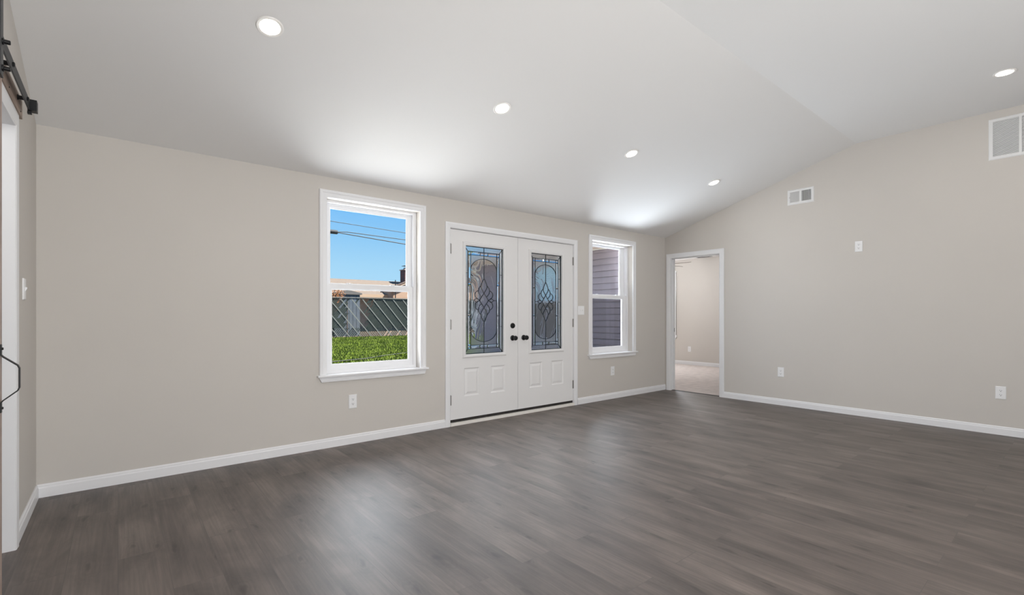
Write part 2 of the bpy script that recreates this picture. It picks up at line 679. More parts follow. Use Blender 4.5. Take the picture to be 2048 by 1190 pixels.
    def build(self, name, mats, parent=None, loc=(0, 0, 0), rot=0.0, smooth=False):
        me = bpy.data.meshes.new(name)
        me.from_pydata(self.v, [], self.f)
        if not isinstance(mats, (list, tuple)):
            mats = [mats]
        for m in mats:
            me.materials.append(m)
        for p, k in zip(me.polygons, self.mi):
            p.material_index = min(k, len(mats) - 1)
            p.use_smooth = smooth
        import bmesh
        bm = bmesh.new()
        bm.from_mesh(me)
        bmesh.ops.remove_doubles(bm, verts=bm.verts, dist=1e-5)
        bmesh.ops.recalc_face_normals(bm, faces=bm.faces)
        bm.to_mesh(me)
        bm.free()
        if smooth:
            try:
                me.set_sharp_from_angle(angle=radians(40))
            except Exception:
                pass
        o = bpy.data.objects.new(name, me)
        COL.objects.link(o)
        if parent:
            o.parent = parent
        o.location = loc
        o.rotation_euler = (0, 0, rot)
        return o


def tag(o, label, cat, group=None, kind=None):
    if label:
        o['label'] = label
    if cat:
        o['category'] = cat
    if group:
        o['group'] = group
    if kind:
        o['kind'] = kind
    return o


def root(name, loc, rot=0.0, label=None, cat=None, group=None, kind=None):
    o = bpy.data.objects.new(name, None)
    COL.objects.link(o)
    o.empty_display_size = 0.1
    o.location = loc
    o.rotation_euler = (0, 0, rot) if not isinstance(rot, tuple) else rot
    return tag(o, label, cat, group, kind)


def copy_tree(o, parent=None):
    c = o.copy()
    COL.objects.link(c)
    if parent:
        c.parent = parent
    for ch in list(o.children):
        copy_tree(ch, c)
    return c


# ---------------------------------------------------------------- the room's dimensions
XL, XR, YF, YB = -0.395, 6.52, 4.2, -3.0
ZF = 2.338                 # ceiling height along the front wall
SL = 0.3113                # ceiling slope
YR = 1.72                  # where the slope meets the flat ceiling
ZC = ZF + (YF - YR) * SL   # flat ceiling height
RF, RR, RL = 0.0, -pi / 2, pi / 2   # rotations of things on the front, right and left walls
HOUSE = 'structure'


def struct(o, label, cat):
    return tag(o, label, cat, None, HOUSE)


# floor
m = MB().box((XL - 0.13, YB - 0.15, -0.12), (XR + 0.035, YF + 0.01, 0.0))
struct(m.build('floor', M_floor), 'grey brown wood look plank floor of the empty room', 'floor')

# ceiling: sloped part and flat part, one slab
ye, yb = YF + 0.12, YB - 0.15
prof = [(ye, ZF - 0.12 * SL), (YR, ZC), (yb, ZC), (yb, ZC + 0.14), (YR, ZC + 0.14), (ye, ZF - 0.12 * SL + 0.14)]
m = MB().prism(prof, 0, XL - 0.13, XR + 0.13)
struct(m.build('ceiling', M_ceil), 'white vaulted ceiling that slopes down to the door wall', 'ceiling')

# walls
W1 = dict(c=1.8375, hi=0.4495, zt=2.1625, ct=2.222, w=0.0625)
W2 = dict(c=5.262, hi=0.4375, zt=2.139, ct=2.2035, w=0.0655)
DX0, DX1, DZ = 2.618, 4.492, 2.058
ZS = 0.612
m = MB().wall(XL - 0.13, XR + 0.13, -0.1, 2.43, [
    (W1['c'] - W1['hi'], W1['c'] + W1['hi'], ZS, W1['zt']), (W2['c'] - W2['hi'], W2['c'] + W2['hi'], ZS, W2['zt']),
    (DX0, DX1, -0.05, DZ)], 0.18)
struct(m.build('wall_front', M_wall, loc=(0, YF, 0)), 'beige wall holding the double doors and two windows', 'wall')

# right wall, local x runs towards the camera (-y)
DR0, DR1, DRZ = 3.33, 4.10, 2.012
m = MB().wall(-YF, -YB + 0.12, -0.1, ZC + 0.1, [(-DR1 - 0.02, -DR0 + 0.02, -0.05, DRZ + 0.02)], 0.12)
struct(m.build('wall_right', M_wall, loc=(XR, 0, 0), rot=RR), 'beige wall with the open bedroom doorway and vents', 'wall')

# left wall, local x runs away from the camera (+y)
LJ0, LJ1, LJZ = 2.42, 3.33, 2.065
m = MB().wall(YB - 0.12, YF, -0.1, ZC + 0.1, [(LJ0 - 0.02, LJ1 + 0.02, -0.05, LJZ + 0.02)], 0.125)
struct(m.build('wall_left', M_wall, loc=(XL, 0, 0), rot=RL), 'beige side wall behind the barn door', 'wall')

# rear wall with an added opening for the unseen fill lamp
m = MB().wall(-XR, -XL, -0.1, ZC + 0.1, [(-2.8, -0.3, -0.02, 2.15)], 0.15)
struct(m.build('wall_back', M_wall, loc=(0, YB, 0), rot=pi), 'beige rear wall behind the viewer', 'wall')

# baseboards
BB = [(0.0, 0.0), (0.013, 0.0), (0.013, 0.058), (0.009, 0.066), (0.009, 0.074), (0.004, 0.082), (0.0, 0.082)]


def baseboard(name, spans, loc, rot, label):
    mb = MB()
    for a, b in spans:
        mb.run(BB, a, b)
    struct(mb.build(name, M_trim, loc=loc, rot=rot), label, 'baseboard')


baseboard('baseboard_front', [(XL, 2.575), (4.545, XR)], (0, YF, 0), RF, 'white baseboard along the door wall')
baseboard('baseboard_right', [(-3.262, -YB)], (XR, 0, 0), RR, 'white baseboard along the vent wall')
baseboard('baseboard_left', [(YB, 2.34), (3.405, YF)], (XL, 0, 0), RL, 'short white baseboard beside the barn door')

# ---------------------------------------------------------------- windows
CAS = lambda w: [(0.0, 0.0), (0.0, 0.012), (0.006, 0.016), (w * 0.55, 0.014), (w * 0.66, 0.018), (w * 0.9, 0.019), (w, 0.014), (w, 0.0)]


def make_window(name, cx, hi, zt, ct, cw, loc, rot, label, gx=0.3695, vinyl=None, interior=True):
    """double-hung window, local frame: x along the wall, y into the wall, z up from the floor"""
    r = root(name, loc, rot, label, 'window', None, HOUSE)
    M_v = vinyl or M_vinyl
    m = MB()
    if interior:
        m.sweep(-hi, hi, ZS, zt, [(o, h) for o, h in CAS(cw)], closed=False)
        m.build('casing', M_trim, r)
        # stool with horns and a bevelled apron under it
        m = MB().prism([(0.077, 0.612), (-0.036, 0.612), (-0.040, 0.616), (-0.040, 0.626), (-0.036, 0.630), (0.077, 0.630)], 0, -hi, hi)
        m.prism([(0.0, 0.612), (-0.036, 0.612), (-0.040, 0.616), (-0.040, 0.626), (-0.036, 0.630), (0.0, 0.630)], 0, -hi - cw - 0.018, -hi)
        m.prism([(0.0, 0.612), (-0.036, 0.612), (-0.040, 0.616), (-0.040, 0.626), (-0.036, 0.630), (0.0, 0.630)], 0, hi, hi + cw + 0.018)
        m.build('stool', M_trim, r)
        wa = hi + cw + 0.004
        prof = [(0.0, 0.0), (0.018, 0.004), (0.020, 0.020), (0.015, 0.026), (0.017, 0.046)]
        m = MB()
        z0 = 0.566
        L_, R_ = [], []
        for i, (h, dz) in enumerate(prof):
            inset = 0.022 * (1 - dz / 0.046)
            L_.append((-wa + inset, -h, z0 + dz))
            R_.append((wa - inset, -h, z0 + dz))
        for i in range(len(prof) - 1):
            m.face([L_[i], R_[i], R_[i + 1], L_[i + 1]])
        for P in (L_, R_):
            m.face(P + [(P[-1][0], 0.0, P[-1][2])])
        m.face([L_[-1], R_[-1], (R_[-1][0], 0, z0 + 0.046), (L_[-1][0], 0, z0 + 0.046)])
        m.build('apron', M_trim, r)
    # vinyl master frame: sides, head with stepped tracks, sloped sill
    zb = 0.630
    m = MB()
    yf = 0.077
    for s in (-1, 1):
        m.box((s * hi, yf, zb + 0.022), (s * (hi - 0.024), 0.17, zt - 0.022))
        m.box((s * (hi - 0.024), yf + 0.002, zb + 0.022), (s * (hi - 0.031), yf + 0.008, zt - 0.022))
        m.box((s * (hi - 0.024), yf + 0.046, zb + 0.78), (s * (hi - 0.034), yf + 0.052, zt - 0.022))
    m.box((-hi, yf, zt), (hi, 0.17, zt - 0.022))
    m.box((-hi, yf + 0.045, zt - 0.022), (hi, 0.17, zt - 0.034))
    m.box((-hi, yf, zb), (hi, 0.17, zb + 0.022))
    m.build('frame', M_v, r)
    so = hi - 0.0243
    # lower sash (room side)
    def sash(nm, y0, y1, z0, z1, g0, g1, gx_):
        mb = MB().wall(-so, so, z0, z1, [(-gx_ - 0.012, gx_ + 0.012, g0 - 0.012, g1 + 0.012)], y1 - y0)
        mb.v = [(a, b + y0, c) for a, b, c in mb.v]
        # sloped glazing bead
        mb.sweep(-gx_, gx_, g0, g1, [(0.0, -0.010), (0.013, -0.001), (0.013, -0.012), (0.0, -0.013)], True, y0)
        s_ = mb.build(nm, M_v, r)
        p = MB().box((-gx_ - 0.006, y0 + 0.013, g0 - 0.006), (gx_ + 0.006, y0 + 0.016, g1 + 0.006))
        pm = p.build('pane', M_pane, s_)
        return s_
    lo = sash('lower_sash', 0.088, 0.122, 0.652, 1.424, 0.712, 1.372, gx)
    m = MB()
    m.box((-so, 0.084, 0.652), (so, 0.088, 0.660))
    m.build('lift_rail', M_v, lo)
    up = sash('upper_sash', 0.130, 0.162, 1.392, zt - 0.034, 1.435, min(2.098, zt - 0.056), gx + 0.001)
    for s in (-1, 1):
        k = MB()
        k.lathe([(0.016, 0.0), (0.016, 0.010), (0.010, 0.012)], (s * 0.21, 0.105, 1.424), '+z', 16)
        k.box((s * 0.21 - 0.024, 0.098, 1.424), (s * 0.21 + 0.010, 0.112, 1.437))
        k.build('sash_lock', M_v, lo)
    return r


make_window('window_1', W1['c'], W1['hi'], W1['zt'], W1['ct'], W1['w'], (W1['c'], YF, 0), RF,
            'white double hung window showing lawn, fence and blue sky', gx=0.3695)
make_window('window_2', W2['c'], W2['hi'], W2['zt'], W2['ct'], W2['w'], (W2['c'], YF, 0), RF,
            'white double hung window showing grey lap siding', gx=0.316)

# fine mesh screen outside the lower sash of the siding window
M_mesh = pane_mat('screen_mesh', (0.72, 0.72, 0.73), 0.0)
w2 = bpy.data.objects['window_2']
m = MB().wall(-0.41, 0.41, 0.655, 1.40, [], 0.001)
m.v = [(a, b + 0.160, c) for a, b, c in m.v]
m.build('half_screen', M_mesh, w2)

# ---------------------------------------------------------------- double entry door
dc = (2.632 + 4.478) / 2
m = MB().sweep(2.632, 4.478, 0.0, 2.044, [(0, 0), (0, 0.010), (0.008, 0.014), (0.040, 0.017), (0.058, 0.014), (0.058, 0)], closed=False)
m.v = [(a - dc, b, c) for a, b, c in m.v]
tr = m.build('trim_1', M_trim, loc=(dc, YF, 0))
struct(tr, 'white casing and jamb around the double front doors', 'door trim')
m = MB()
for x0, x1 in ((DX0 + 0.001, 2.634), (4.476, DX1 - 0.001)):
    m.box((x0 - dc, 0.0, 0.0), (x1 - dc, 0.178, 2.042))
m.box((DX0 + 0.001 - dc, 0.0, 2.042), (DX1 - 0.001 - dc, 0.178, DZ - 0.001))
m.box((2.634 - dc, 0.058, 0.03), (2.646 - dc, 0.075, 2.042))
m.box((4.464 - dc, 0.058, 0.03), (4.476 - dc, 0.075, 2.042))
m.box((2.634 - dc, 0.058, 2.030), (4.476 - dc, 0.075, 2.042))
m.build('jamb', M_trim, tr)
m = MB().box((2.634 - dc, -0.016, 0.001), (4.476 - dc, 0.03, 0.032)).box((2.634 - dc, 0.03, 0.001), (4.476 - dc, 0.2, 0.026))
th = m.build('trim_2', M_sill, loc=(dc, YF, 0))
struct(th, 'pale threshold strip under the double front doors', 'threshold')


def came_paths(w, h):
    """leading pattern of the door glass: list of (polyline, width); local x,z about the glass centre"""
    P = []
    hw, hh = w / 2, h / 2
    bx, bz = 0.045, 0.056        # outer border
    ix, iz = 0.081, 0.092        # inner border
    P.append(([(-hw + .003, -hh + .003), (hw - .003, -hh + .003), (hw - .003, hh - .003), (-hw + .003, hh - .003), (-hw + .003, -hh + .003)], .008))
    for (a, b) in ((bx, bz),):
        x, z = hw - a, hh - b
        P.append(([(-x, -z), (x, -z), (x, z), (-x, z), (-x, -z)], .007))
    x, z = hw - ix, hh - iz
    xb, zb = hw - bx, hh - bz
    for s in (-1, 1):
        P.append(([(s * x, -zb), (s * x, zb)], .007))
        P.append(([(-xb, s * z), (xb, s * z)], .006))
        for q in (-1, 1):
            P.append(([(s * hw, q * hh), (s * xb, q * zb)], .006))
            P.append(([(s * hw, q * hh * 0.5), (s * xb, q * hh * 0.5)], .005))
            P.append(([(s * xb, q * hh * 0.29), (s * x, q * hh * 0.29)], .006))
            P.append(([(s * 0.052, q * zb), (s * 0.052, q * z)], .006))
        P.append(([(s * hw, 0), (s * xb, 0)], .005))
        P.append(([(0, s * hh), (0, s * 0.238)], .006))
        # elliptical caps of the long oval
        cap = []
        for k in range(25):
            a = pi * k / 24
            cap.append((x * cos(a), s * (z - 0.165 + 0.13 * sin(a))))
        P.append((cap, .006))
        # horizontal stub to the side diamond
        P.append(([(s * x, 0), (s * 0.134, 0)], .006))
        kx, kz = 0.00149, 0.00115

        def sp(pts):
            pts = [Vector((a * kx, b * kz, 0)) for a, b in pts]
            out = []
            n = len(pts)
            for i in range(n - 1):
                p0, p1, p2, p3 = pts[max(i - 1, 0)], pts[i], pts[i + 1], pts[min(i + 2, n - 1)]
                for t in range(7):
                    u = t / 7
                    out.append(0.5 * ((2 * p1) + (p2 - p0) * u + (2 * p0 - 5 * p1 + 4 * p2 - p3) * u * u + (3 * p1 - p0 - 3 * p2 + p3) * u ** 3))
            out.append(pts[-1])
            return [(s * v.x, v.y) for v in out]
        P.append((sp([(0, 207), (-14, 178), (-26, 143), (-25, 115), (0, 68), (20, 34), (38, 0), (20, -34), (0, -68), (-25, -115), (-26, -143), (-14, -178), (0, -207)]), .006))
        for q in (1, -1):
            P.append((sp([(-27, 138 * q), (-43, 118 * q), (-51, 92 * q), (-45, 62 * q), (-22, 32 * q)]), .006))
            P.append((sp([(-50, 92 * q), (-70, 80 * q), (-81, 55 * q), (-73, 26 * q), (-56, 10 * q), (-38, 0)]), .006))
            P.append((sp([(-38, 0), (-52, 9 * q), (-64, 21 * q)]), .006))
            P.append(([(s * -64 * kx, 21 * q * kz), (s * -90 * kx, 0)], .006))
    return P


def ribbon(mb, pts, w, y0, y1):
    n = len(pts)
    L_, R_ = [], []
    for i, p in enumerate(pts):
        a = Vector((*pts[max(i - 1, 0)], 0))
        b = Vector((*pts[min(i + 1, n - 1)], 0))
        d = (b - a)
        if i == 0 and n > 2 and pts[0] == pts[-1]:
            pass
        d = d.normalized() if d.length > 1e-9 else Vector((1, 0, 0))
        nr = Vector((-d.y, d.x, 0)) * w / 2
        L_.append((p[0] + nr.x, p[1] + nr.y))
        R_.append((p[0] - nr.x, p[1] - nr.y))
    for i in range(n - 1):
        q = [L_[i], L_[i + 1], R_[i + 1], R_[i]]
        for y in (y0, y1):
            mb.face([(a, y, b) for a, b in q])
        for (a, b) in ((L_[i], L_[i + 1]), (R_[i], R_[i + 1])):
            mb.face([(a[0], y0, a[1]), (b[0], y0, b[1]), (b[0], y1, b[1]), (a[0], y1, a[1])])


def straight_ribbon(mb, a, b, w, y0, y1):
    ribbon(mb, [a, b], w, y0, y1)


def door_leaf(name, x0, x1, gx0, gx1, panels, knob_x, bolt, hinge_side, label):
    """door leaf in local coords about its centre; everything measured from the floor"""
    cx = (x0 + x1) / 2
    r = root(name, (cx, YF, 0), 0, label, 'door', None, HOUSE)
    z0, z1 = 0.062, 2.038
    G0, G1 = 0.722, 1.892
    hx = (x1 - x0) / 2
    fy = 0.010
    holes = [(gx0 - cx, gx1 - cx, G0, G1)] + [(a - cx, b - cx, 0.290, 0.587) for a, b in panels]
    m = MB().wall(-hx, hx, z0, z1, holes, 0.044)
    for a, b in panels:
        a -= cx
        b -= cx
        rings = [(0, 0), (0.012, 0.009), (0.022, 0.009), (0.044, 0.001)]
        def rg(i, d):
            return [(a + i, d, 0.290 + i), (b - i, d, 0.290 + i), (b - i, d, 0.587 - i), (a + i, d, 0.587 - i)]
        for k in range(3):
            R, S = rg(*rings[k]), rg(*rings[k + 1])
            for j in range(4):
                m.face([R[j], R[(j + 1) % 4], S[(j + 1) % 4], S[j]])
        m.face(rg(*rings[3]))
    m.v = [(a, b + fy, c) for a, b, c in m.v]
    slab = m.build('slab', M_door, r)
    # raised moulding round the glass, both sides
    m = MB()
    gp = [(-0.010, 0.0), (-0.008, 0.010), (0.010, 0.016), (0.022, 0.014), (0.028, 0.004), (0.030, 0.0)]
    m.sweep(gx0 - cx, gx1 - cx, G0, G1, gp, True, fy)
    m.sweep(gx0 - cx, gx1 - cx, G0, G1, [(o, -h) for o, h in gp], True, fy + 0.044)
    m.build('glass_moulding', M_door, r)
    # decorative glass
    gcx = (gx0 + gx1) / 2 - cx
    w, h = gx1 - gx0 - 0.016, G1 - G0 - 0.016
    gcz = (G0 + G1) / 2
    gy0, gy1 = fy + 0.019, fy + 0.025
    hw, hh = w / 2, h / 2
    bx, bz, ix, iz = 0.045, 0.056, 0.081, 0.092
    g = root('decorative_glass', (gcx, 0, gcz))
    g.parent = r
    g['label'] = 'leaded glass panel with long oval and woven teardrop motif'
    m = MB()
    m.wall(-hw, hw, -hh, hh, [(-hw + bx, hw - bx, -hh + bz, hh - bz)], gy1 - gy0)
    # four corner spandrels around the oval
    x, z = hw - ix, hh - iz
    for s in (-1, 1):
        for q in (-1, 1):
            poly = [(s * x, q * (z - 0.165))]
            for k in range(13):
                a = pi / 2 * k / 12
                poly.append((s * x * cos(a), q * (z - 0.165 + 0.13 * sin(a))))
            poly = poly[1:] + [(0, q * z), (s * x, q * z)]
            m.prism(poly, 1, 0.0, gy1 - gy0)
    m.v = [(a, b + gy0, c) for a, b, c in m.v]
    m.build('border_glass', M_border, g)
    m = MB()
    ov = []
    for k in range(25):
        a = pi * k / 24
        ov.append((x * cos(a), (z - 0.165 + 0.13 * sin(a))))
    for k in range(25):
        a = pi * k / 24
        ov.append((-x * cos(a), -(z - 0.165 + 0.13 * sin(a))))
    m.prism(ov, 1, gy0, gy1)
    m.build('oval_glass', M_oval, g)
    # bevelled strips of the inner border
    m = MB()
    def bev(a0, a1, b0, b1):
        e = 0.012
        top = [(a0 + e, gy0 - 0.003, b0 + e), (a1 - e, gy0 - 0.003, b0 + e), (a1 - e, gy0 - 0.003, b1 - e), (a0 + e, gy0 - 0.003, b1 - e)]
        lo_ = [(a0, gy0 + 0.002, b0), (a1, gy0 + 0.002, b0), (a1, gy0 + 0.002, b1), (a0, gy0 + 0.002, b1)]
        bk = [(a, gy1, c) for a, _, c in lo_]
        m.idx(top + lo_ + bk, [(0, 1, 2, 3), (0, 4, 5, 1), (1, 5, 6, 2), (2, 6, 7, 3), (3, 7, 4, 0), (4, 8, 9, 5), (5, 9, 10, 6), (6, 10, 11, 7), (7, 11, 8, 4), (8, 11, 10, 9)])
    xb, zb = hw - bx, hh - bz
    zt_ = [-z, -hh * 0.29, hh * 0.29, z]
    for s in (-1, 1):
        a, b = sorted((s * x, s * xb))
        for i in range(3):
            bev(a, b, zt_[i], zt_[i + 1])
        for q in (-1, 1):
            c, d = sorted((q * z, q * zb))
            bev(a, b, c, d)
    for q in (-1, 1):
        c, d = sorted((q * z, q * zb))
        for a, b in ((-x, -0.052), (-0.052, 0.052), (0.052, x)):
            bev(a, b, c, d)
    m.build('bevel_glass', M_bevel, g)
    m = MB()
    for pts, wd in came_paths(w, h):
        sharp = len(pts) <= 5
        if sharp:
            for i in range(len(pts) - 1):
                straight_ribbon(m, pts[i], pts[i + 1], wd * 0.8, gy0 - 0.0035, gy1 + 0.002)
        else:
            ribbon(m, pts, wd * 0.8, gy0 - 0.004, gy1 + 0.0025)
    m.build('leading', M_came, g)
    # hardware
    kx = knob_x - cx
    k = MB().lathe([(0.031, 0.0), (0.031, 0.006), (0.027, 0.010), (0.013, 0.012), (0.011, 0.030), (0.018, 0.036), (0.026, 0.046), (0.0275, 0.056), (0.024, 0.066), (0.012, 0.070)], (kx, fy, 0.886), '-y', 28)
    k.build('door_knob', M_black, r, smooth=True)
    if bolt:
        k = MB().lathe([(0.031, 0.0), (0.031, 0.008), (0.028, 0.014), (0.012, 0.015)], (kx, fy, 1.026), '-y', 28)
        k.box((kx - 0.014, fy - 0.028, 1.021), (kx + 0.014, fy - 0.014, 1.031))
        k.build('deadbolt', M_black, r, smooth=True)
    hxp = -hx + 0.007 if hinge_side < 0 else hx - 0.001
    for hz in (0.265, 1.047, 1.831):
        k = MB().lathe([(0.0065, 0.0), (0.0065, 0.10)], (hxp, fy - 0.006, hz - 0.05), '+z', 12)
        k.lathe([(0.0045, 0.0), (0.003, 0.006)], (hxp, fy - 0.006, hz + 0.05), '+z', 10)
        k.box((hxp - 0.006, fy - 0.003, hz - 0.05), (hxp + 0.010 * (1 if hinge_side < 0 else 0) + 0.002, fy, hz + 0.05))
        k.build('hinge', M_hinge, r)
    k = MB().box((-hx + 0.002, fy + 0.004, 0.033), (hx - 0.002, fy + 0.04, 0.0618))
    k.build('door_sweep', M_sweep, r)
    return r


door_leaf('door_1', 2.637, 3.5545, 2.822, 3.352, [(2.813, 3.013), (3.168, 3.368)], 3.475, True, -1,
          'white front door leaf with deadbolt and leaded oval glass')
door_leaf('door_2', 3.5585, 4.473, 3.750, 4.280, [(3.734, 3.938), (4.093, 4.300)], 3.642, False, 1,
          'white front door leaf with leaded oval glass and no deadbolt')

# ---------------------------------------------------------------- bedroom doorway
m = MB().sweep(-DR1, -DR0, 0.0, DRZ, [(0, 0), (0, 0.010), (0.008, 0.014), (0.05, 0.017), (0.068, 0.014), (0.068, 0)], closed=False)
yc = (DR0 + DR1) / 2
m.v = [(a + yc, b, c) for a, b, c in m.v]
t3 = m.build('trim_3', M_trim, loc=(XR, yc, 0), rot=RR)
struct(t3, 'white casing of the open bedroom doorway', 'door trim')
hw_ = (DR1 - DR0) / 2
m = MB()
for s in (-1, 1):
    m.box((s * hw_, 0.0, 0.0), (s * (hw_ + 0.019), 0.12, DRZ))
    m.box((s * hw_, 0.050, 0.0), (s * (hw_ - 0.010), 0.080, DRZ))
m.box((-hw_ - 0.019, 0, DRZ), (hw_ + 0.019, 0.12, DRZ + 0.019))
m.box((-hw_, 0.050, DRZ - 0.010), (hw_, 0.080, DRZ))
m.build('jamb', M_trim, t3)
m = MB().box((-hw_ + 0.0005, 0.082, 0.89), (-hw_ + 0.003, 0.108, 0.95))
m.build('strike_plate', M_hinge, t3)
m = MB().box((XR + 0.036, DR0, -0.02), (XR + 0.062, DR1, 0.004))
struct(m.build('trim_4', M_sweep), 'dark transition strip between plank floor and carpet', 'threshold')

# ---------------------------------------------------------------- bedroom
BX0, BX1, BY0, BY1, BZ = 6.64, 10.19, 1.5, 9.2, 2.44
m = MB().box((XR + 0.063, BY0, -0.12), (BX1, BY1, 0.006))
struct(m.build('floor_bedroom', M_carpet), 'pale beige carpet seen through the bedroom doorway', 'carpet')
m = MB().box((BX0 - 0.02, BY0 - 0.1, BZ), (BX1 + 0.12, BY1 + 0.15, BZ + 0.12))
struct(m.build('ceiling_bedroom', M_ceil), 'white bedroom ceiling seen through the doorway', 'ceiling')
BWY0, BWY1 = 6.32, 7.38
m = MB().wall(-BY1 - 0.1, -BY0 + 0.1, -0.1, BZ, [(-BWY1, -BWY0, 0.612, 2.14)], 0.12)
struct(m.build('wall_bedroom_far', M_wall, loc=(BX1, 0, 0), rot=RR), 'beige bedroom wall with a low outlet', 'wall')
m = MB().wall(BX0 - 0.14, BX1 + 0.1, -0.1, BZ, [], 0.15)
struct(m.build('wall_bedroom_front', M_wall, loc=(0, BY1, 0)), 'beige bedroom end wall', 'wall')
m = MB().wall(-BX1 - 0.1, -BX0, -0.1, BZ, [], 0.1)
struct(m.build('wall_bedroom_back', M_wall, loc=(0, BY0, 0), rot=pi), 'beige bedroom wall out of sight', 'wall')
baseboard('baseboard_bedroom', [(-BY1, -BY0)], (BX1, 0, 0.006), RR, 'white baseboard at the foot of the bedroom wall')
# wing wall between bedroom and outdoors: inside face x=6.64, siding outside
WWY0, WWY1 = 6.42, 7.26
m = MB().wall(YF + 0.02, BY1 + 0.02, -0.25, BZ, [(WWY0, WWY1, 0.612, 2.16)], 0.10)
struct(m.build('wall_wing', M_wall, loc=(BX0, 0, 0), rot=RL), 'beige inner side of the wing wall', 'wall')
m = MB()
lap, zl = 0.107, -0.22
while zl < 2.31:
    zt_ = min(zl + lap, 2.315)
    for (a, b, za, zb_) in ((YF + 0.18, WWY0 - 0.06, zl, zt_), (WWY1 + 0.06, BY1 + 0.15, zl, zt_)):
        m.prism([(0.0, za), (-0.027, za), (-0.025, za + 0.008), (-0.013, zb_ - 0.014), (-0.003, zb_ - 0.012), (-0.003, zb_), (0.0, zb_)], 0, a, b)
    if zt_ <= 0.56 or zl >= 2.2:
        m.prism([(0.0, zl), (-0.027, zl), (-0.025, zl + 0.008), (-0.013, zt_ - 0.014), (-0.003, zt_ - 0.012), (-0.003, zt_), (0.0, zt_)], 0, WWY0 - 0.06, WWY1 + 0.06)
    zl += lap
# siding faces -x: local x runs along -y, so use rotation RR (local -y -> -x)
sid = MB()
sid.v = [(-a, b, c) for a, b, c in m.v]
sid.f, sid.mi = m.f, m.mi
struct(sid.build('wall_siding', M_siding, loc=(6.54, 0, 0), rot=RR), 'purplish grey lap siding on the wing outside', 'siding')
m = MB().box((6.50, BY1 + 0.13, -0.25), (6.56, BY1 + 0.19, 2.31))
struct(m.build('trim_5', M_fascia), 'pale corner post at the end of the wing siding', 'corner trim')
# wing window
r3 = make_window('window_3', 0, 0.41, 2.14, 2.2, 0.06, (BX0, (WWY0 + WWY1) / 2, 0), RL, 'double hung wing window behind the leaded glass', gx=0.345, vinyl=mat('wing_window_grey', (166, 168, 172), 0.4))
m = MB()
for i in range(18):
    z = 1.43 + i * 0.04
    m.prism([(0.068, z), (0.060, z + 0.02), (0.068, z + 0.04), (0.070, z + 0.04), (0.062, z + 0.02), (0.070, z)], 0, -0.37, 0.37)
m.build('sky_reflection_panel', mat('sky_reflection_blue', (182, 206, 216), 0.8), r3)  # added pleated sheet; its blue stands in for sky mirrored in the pane
m = MB().wall(-0.36, 0.36, 0.70, 1.40, [], 0.004)
m.v = [(a, b + 0.118, c) for a, b, c in m.v]
m.build('insect_screen', M_screen, r3)
m = MB().sweep(-0.42, 0.42, 0.612, 2.16, [(0, -0.105), (0, -0.13), (0.06, -0.13), (0.06, -0.105)], True)
m.build('outer_casing', mat('wing_casing', (138, 136, 142), 0.6), r3)
# soffit and eaves
m = MB().box((6.02, YF + 0.18, 2.312), (6.56, BY1 + 0.5, 2.335))
m.box((5.99, YF + 0.18, 2.30), (6.02, BY1 + 0.5, 2.48))
m.box((6.02, YF + 0.6, 2.40), (6.6, BY1 + 0.5, 2.48))
m.cur = 1
m.box((6.50, YF + 0.18, 2.296), (6.535, BY1 + 0.15, 2.312))
struct(m.build('soffit_wing', [M_soffit, M_fascia]), 'beige soffit under the wing eave', 'soffit')
m = MB().box((XL - 2, YF + 0.18, 2.335), (6.0, YF + 0.62, 2.36)).box((XL - 2, YF + 0.62, 2.32), (6.0, YF + 0.645, 2.50)).box((XL - 2, YF + 0.12, 2.46), (6.0, YF + 0.62, 2.52))
struct(m.build('soffit_front', M_fascia), 'pale eave over the front doors outside', 'soffit')

# bedroom things: window, outlet, fan, ceiling vent
make_window('window_4', 0, 0.53, 2.14, 2.2, 0.06, (BX1, 6.85, 0), RR, 'white bedroom window edge beside the door jamb', gx=0.45)
wand = root('blind_wand', (BX1 - 0.03, 6.245, 0.62), 0, 'thin blind wand hanging beside the bedroom window', 'blind wand')
MB().tube([(0, 0, 0.06), (0, 0, 1.54)], 0.005, 8).build('rod', M_hinge, wand)
MB().lathe([(0.006, 0), (0.016, 0.02), (0.014, 0.05), (0.005, 0.065)], (0, 0, 0.0), '+z', 12).build('tassel', M_vinyl, wand)


def make_outlet(loc, rot, label):
    r = root('wall_outlet', loc, rot, label, 'outlet', 'white duplex outlets low and high on the walls')
    MB().bbox((-0.037, 0.0, -0.061), (0.037, -0.007, 0.061), 0.004).build('cover_plate', M_plate, r)
    for s in (1, -1):
        k = MB().prism([(0.017 * cos(a * pi / 12), s * 0.0205 + max(-0.0135, min(0.0135, 0.017 * sin(a * pi / 12)))) for a in range(24)], 1, -0.007, -0.0092)
        so_ = k.build('socket', M_plate, r)
        q = MB()
        q.box((-0.0075, -0.0096, s * 0.0205 - 0.001), (-0.0052, -0.009, s * 0.0205 + 0.008))
        q.box((0.0052, -0.0096, s * 0.0205 - 0.001), (0.0075, -0.009, s * 0.0205 + 0.007))
        q.lathe([(0.0032, 0), (0.0032, 0.0006)], (0, -0.009, s * 0.0205 - 0.007), '-y', 12)
        q.build('slots', M_slot, so_)
    MB().lathe([(0.003, 0), (0.002, 0.001)], (0, -0.007, 0), '-y', 12).build('screw', M_vinyl, r)
    return r


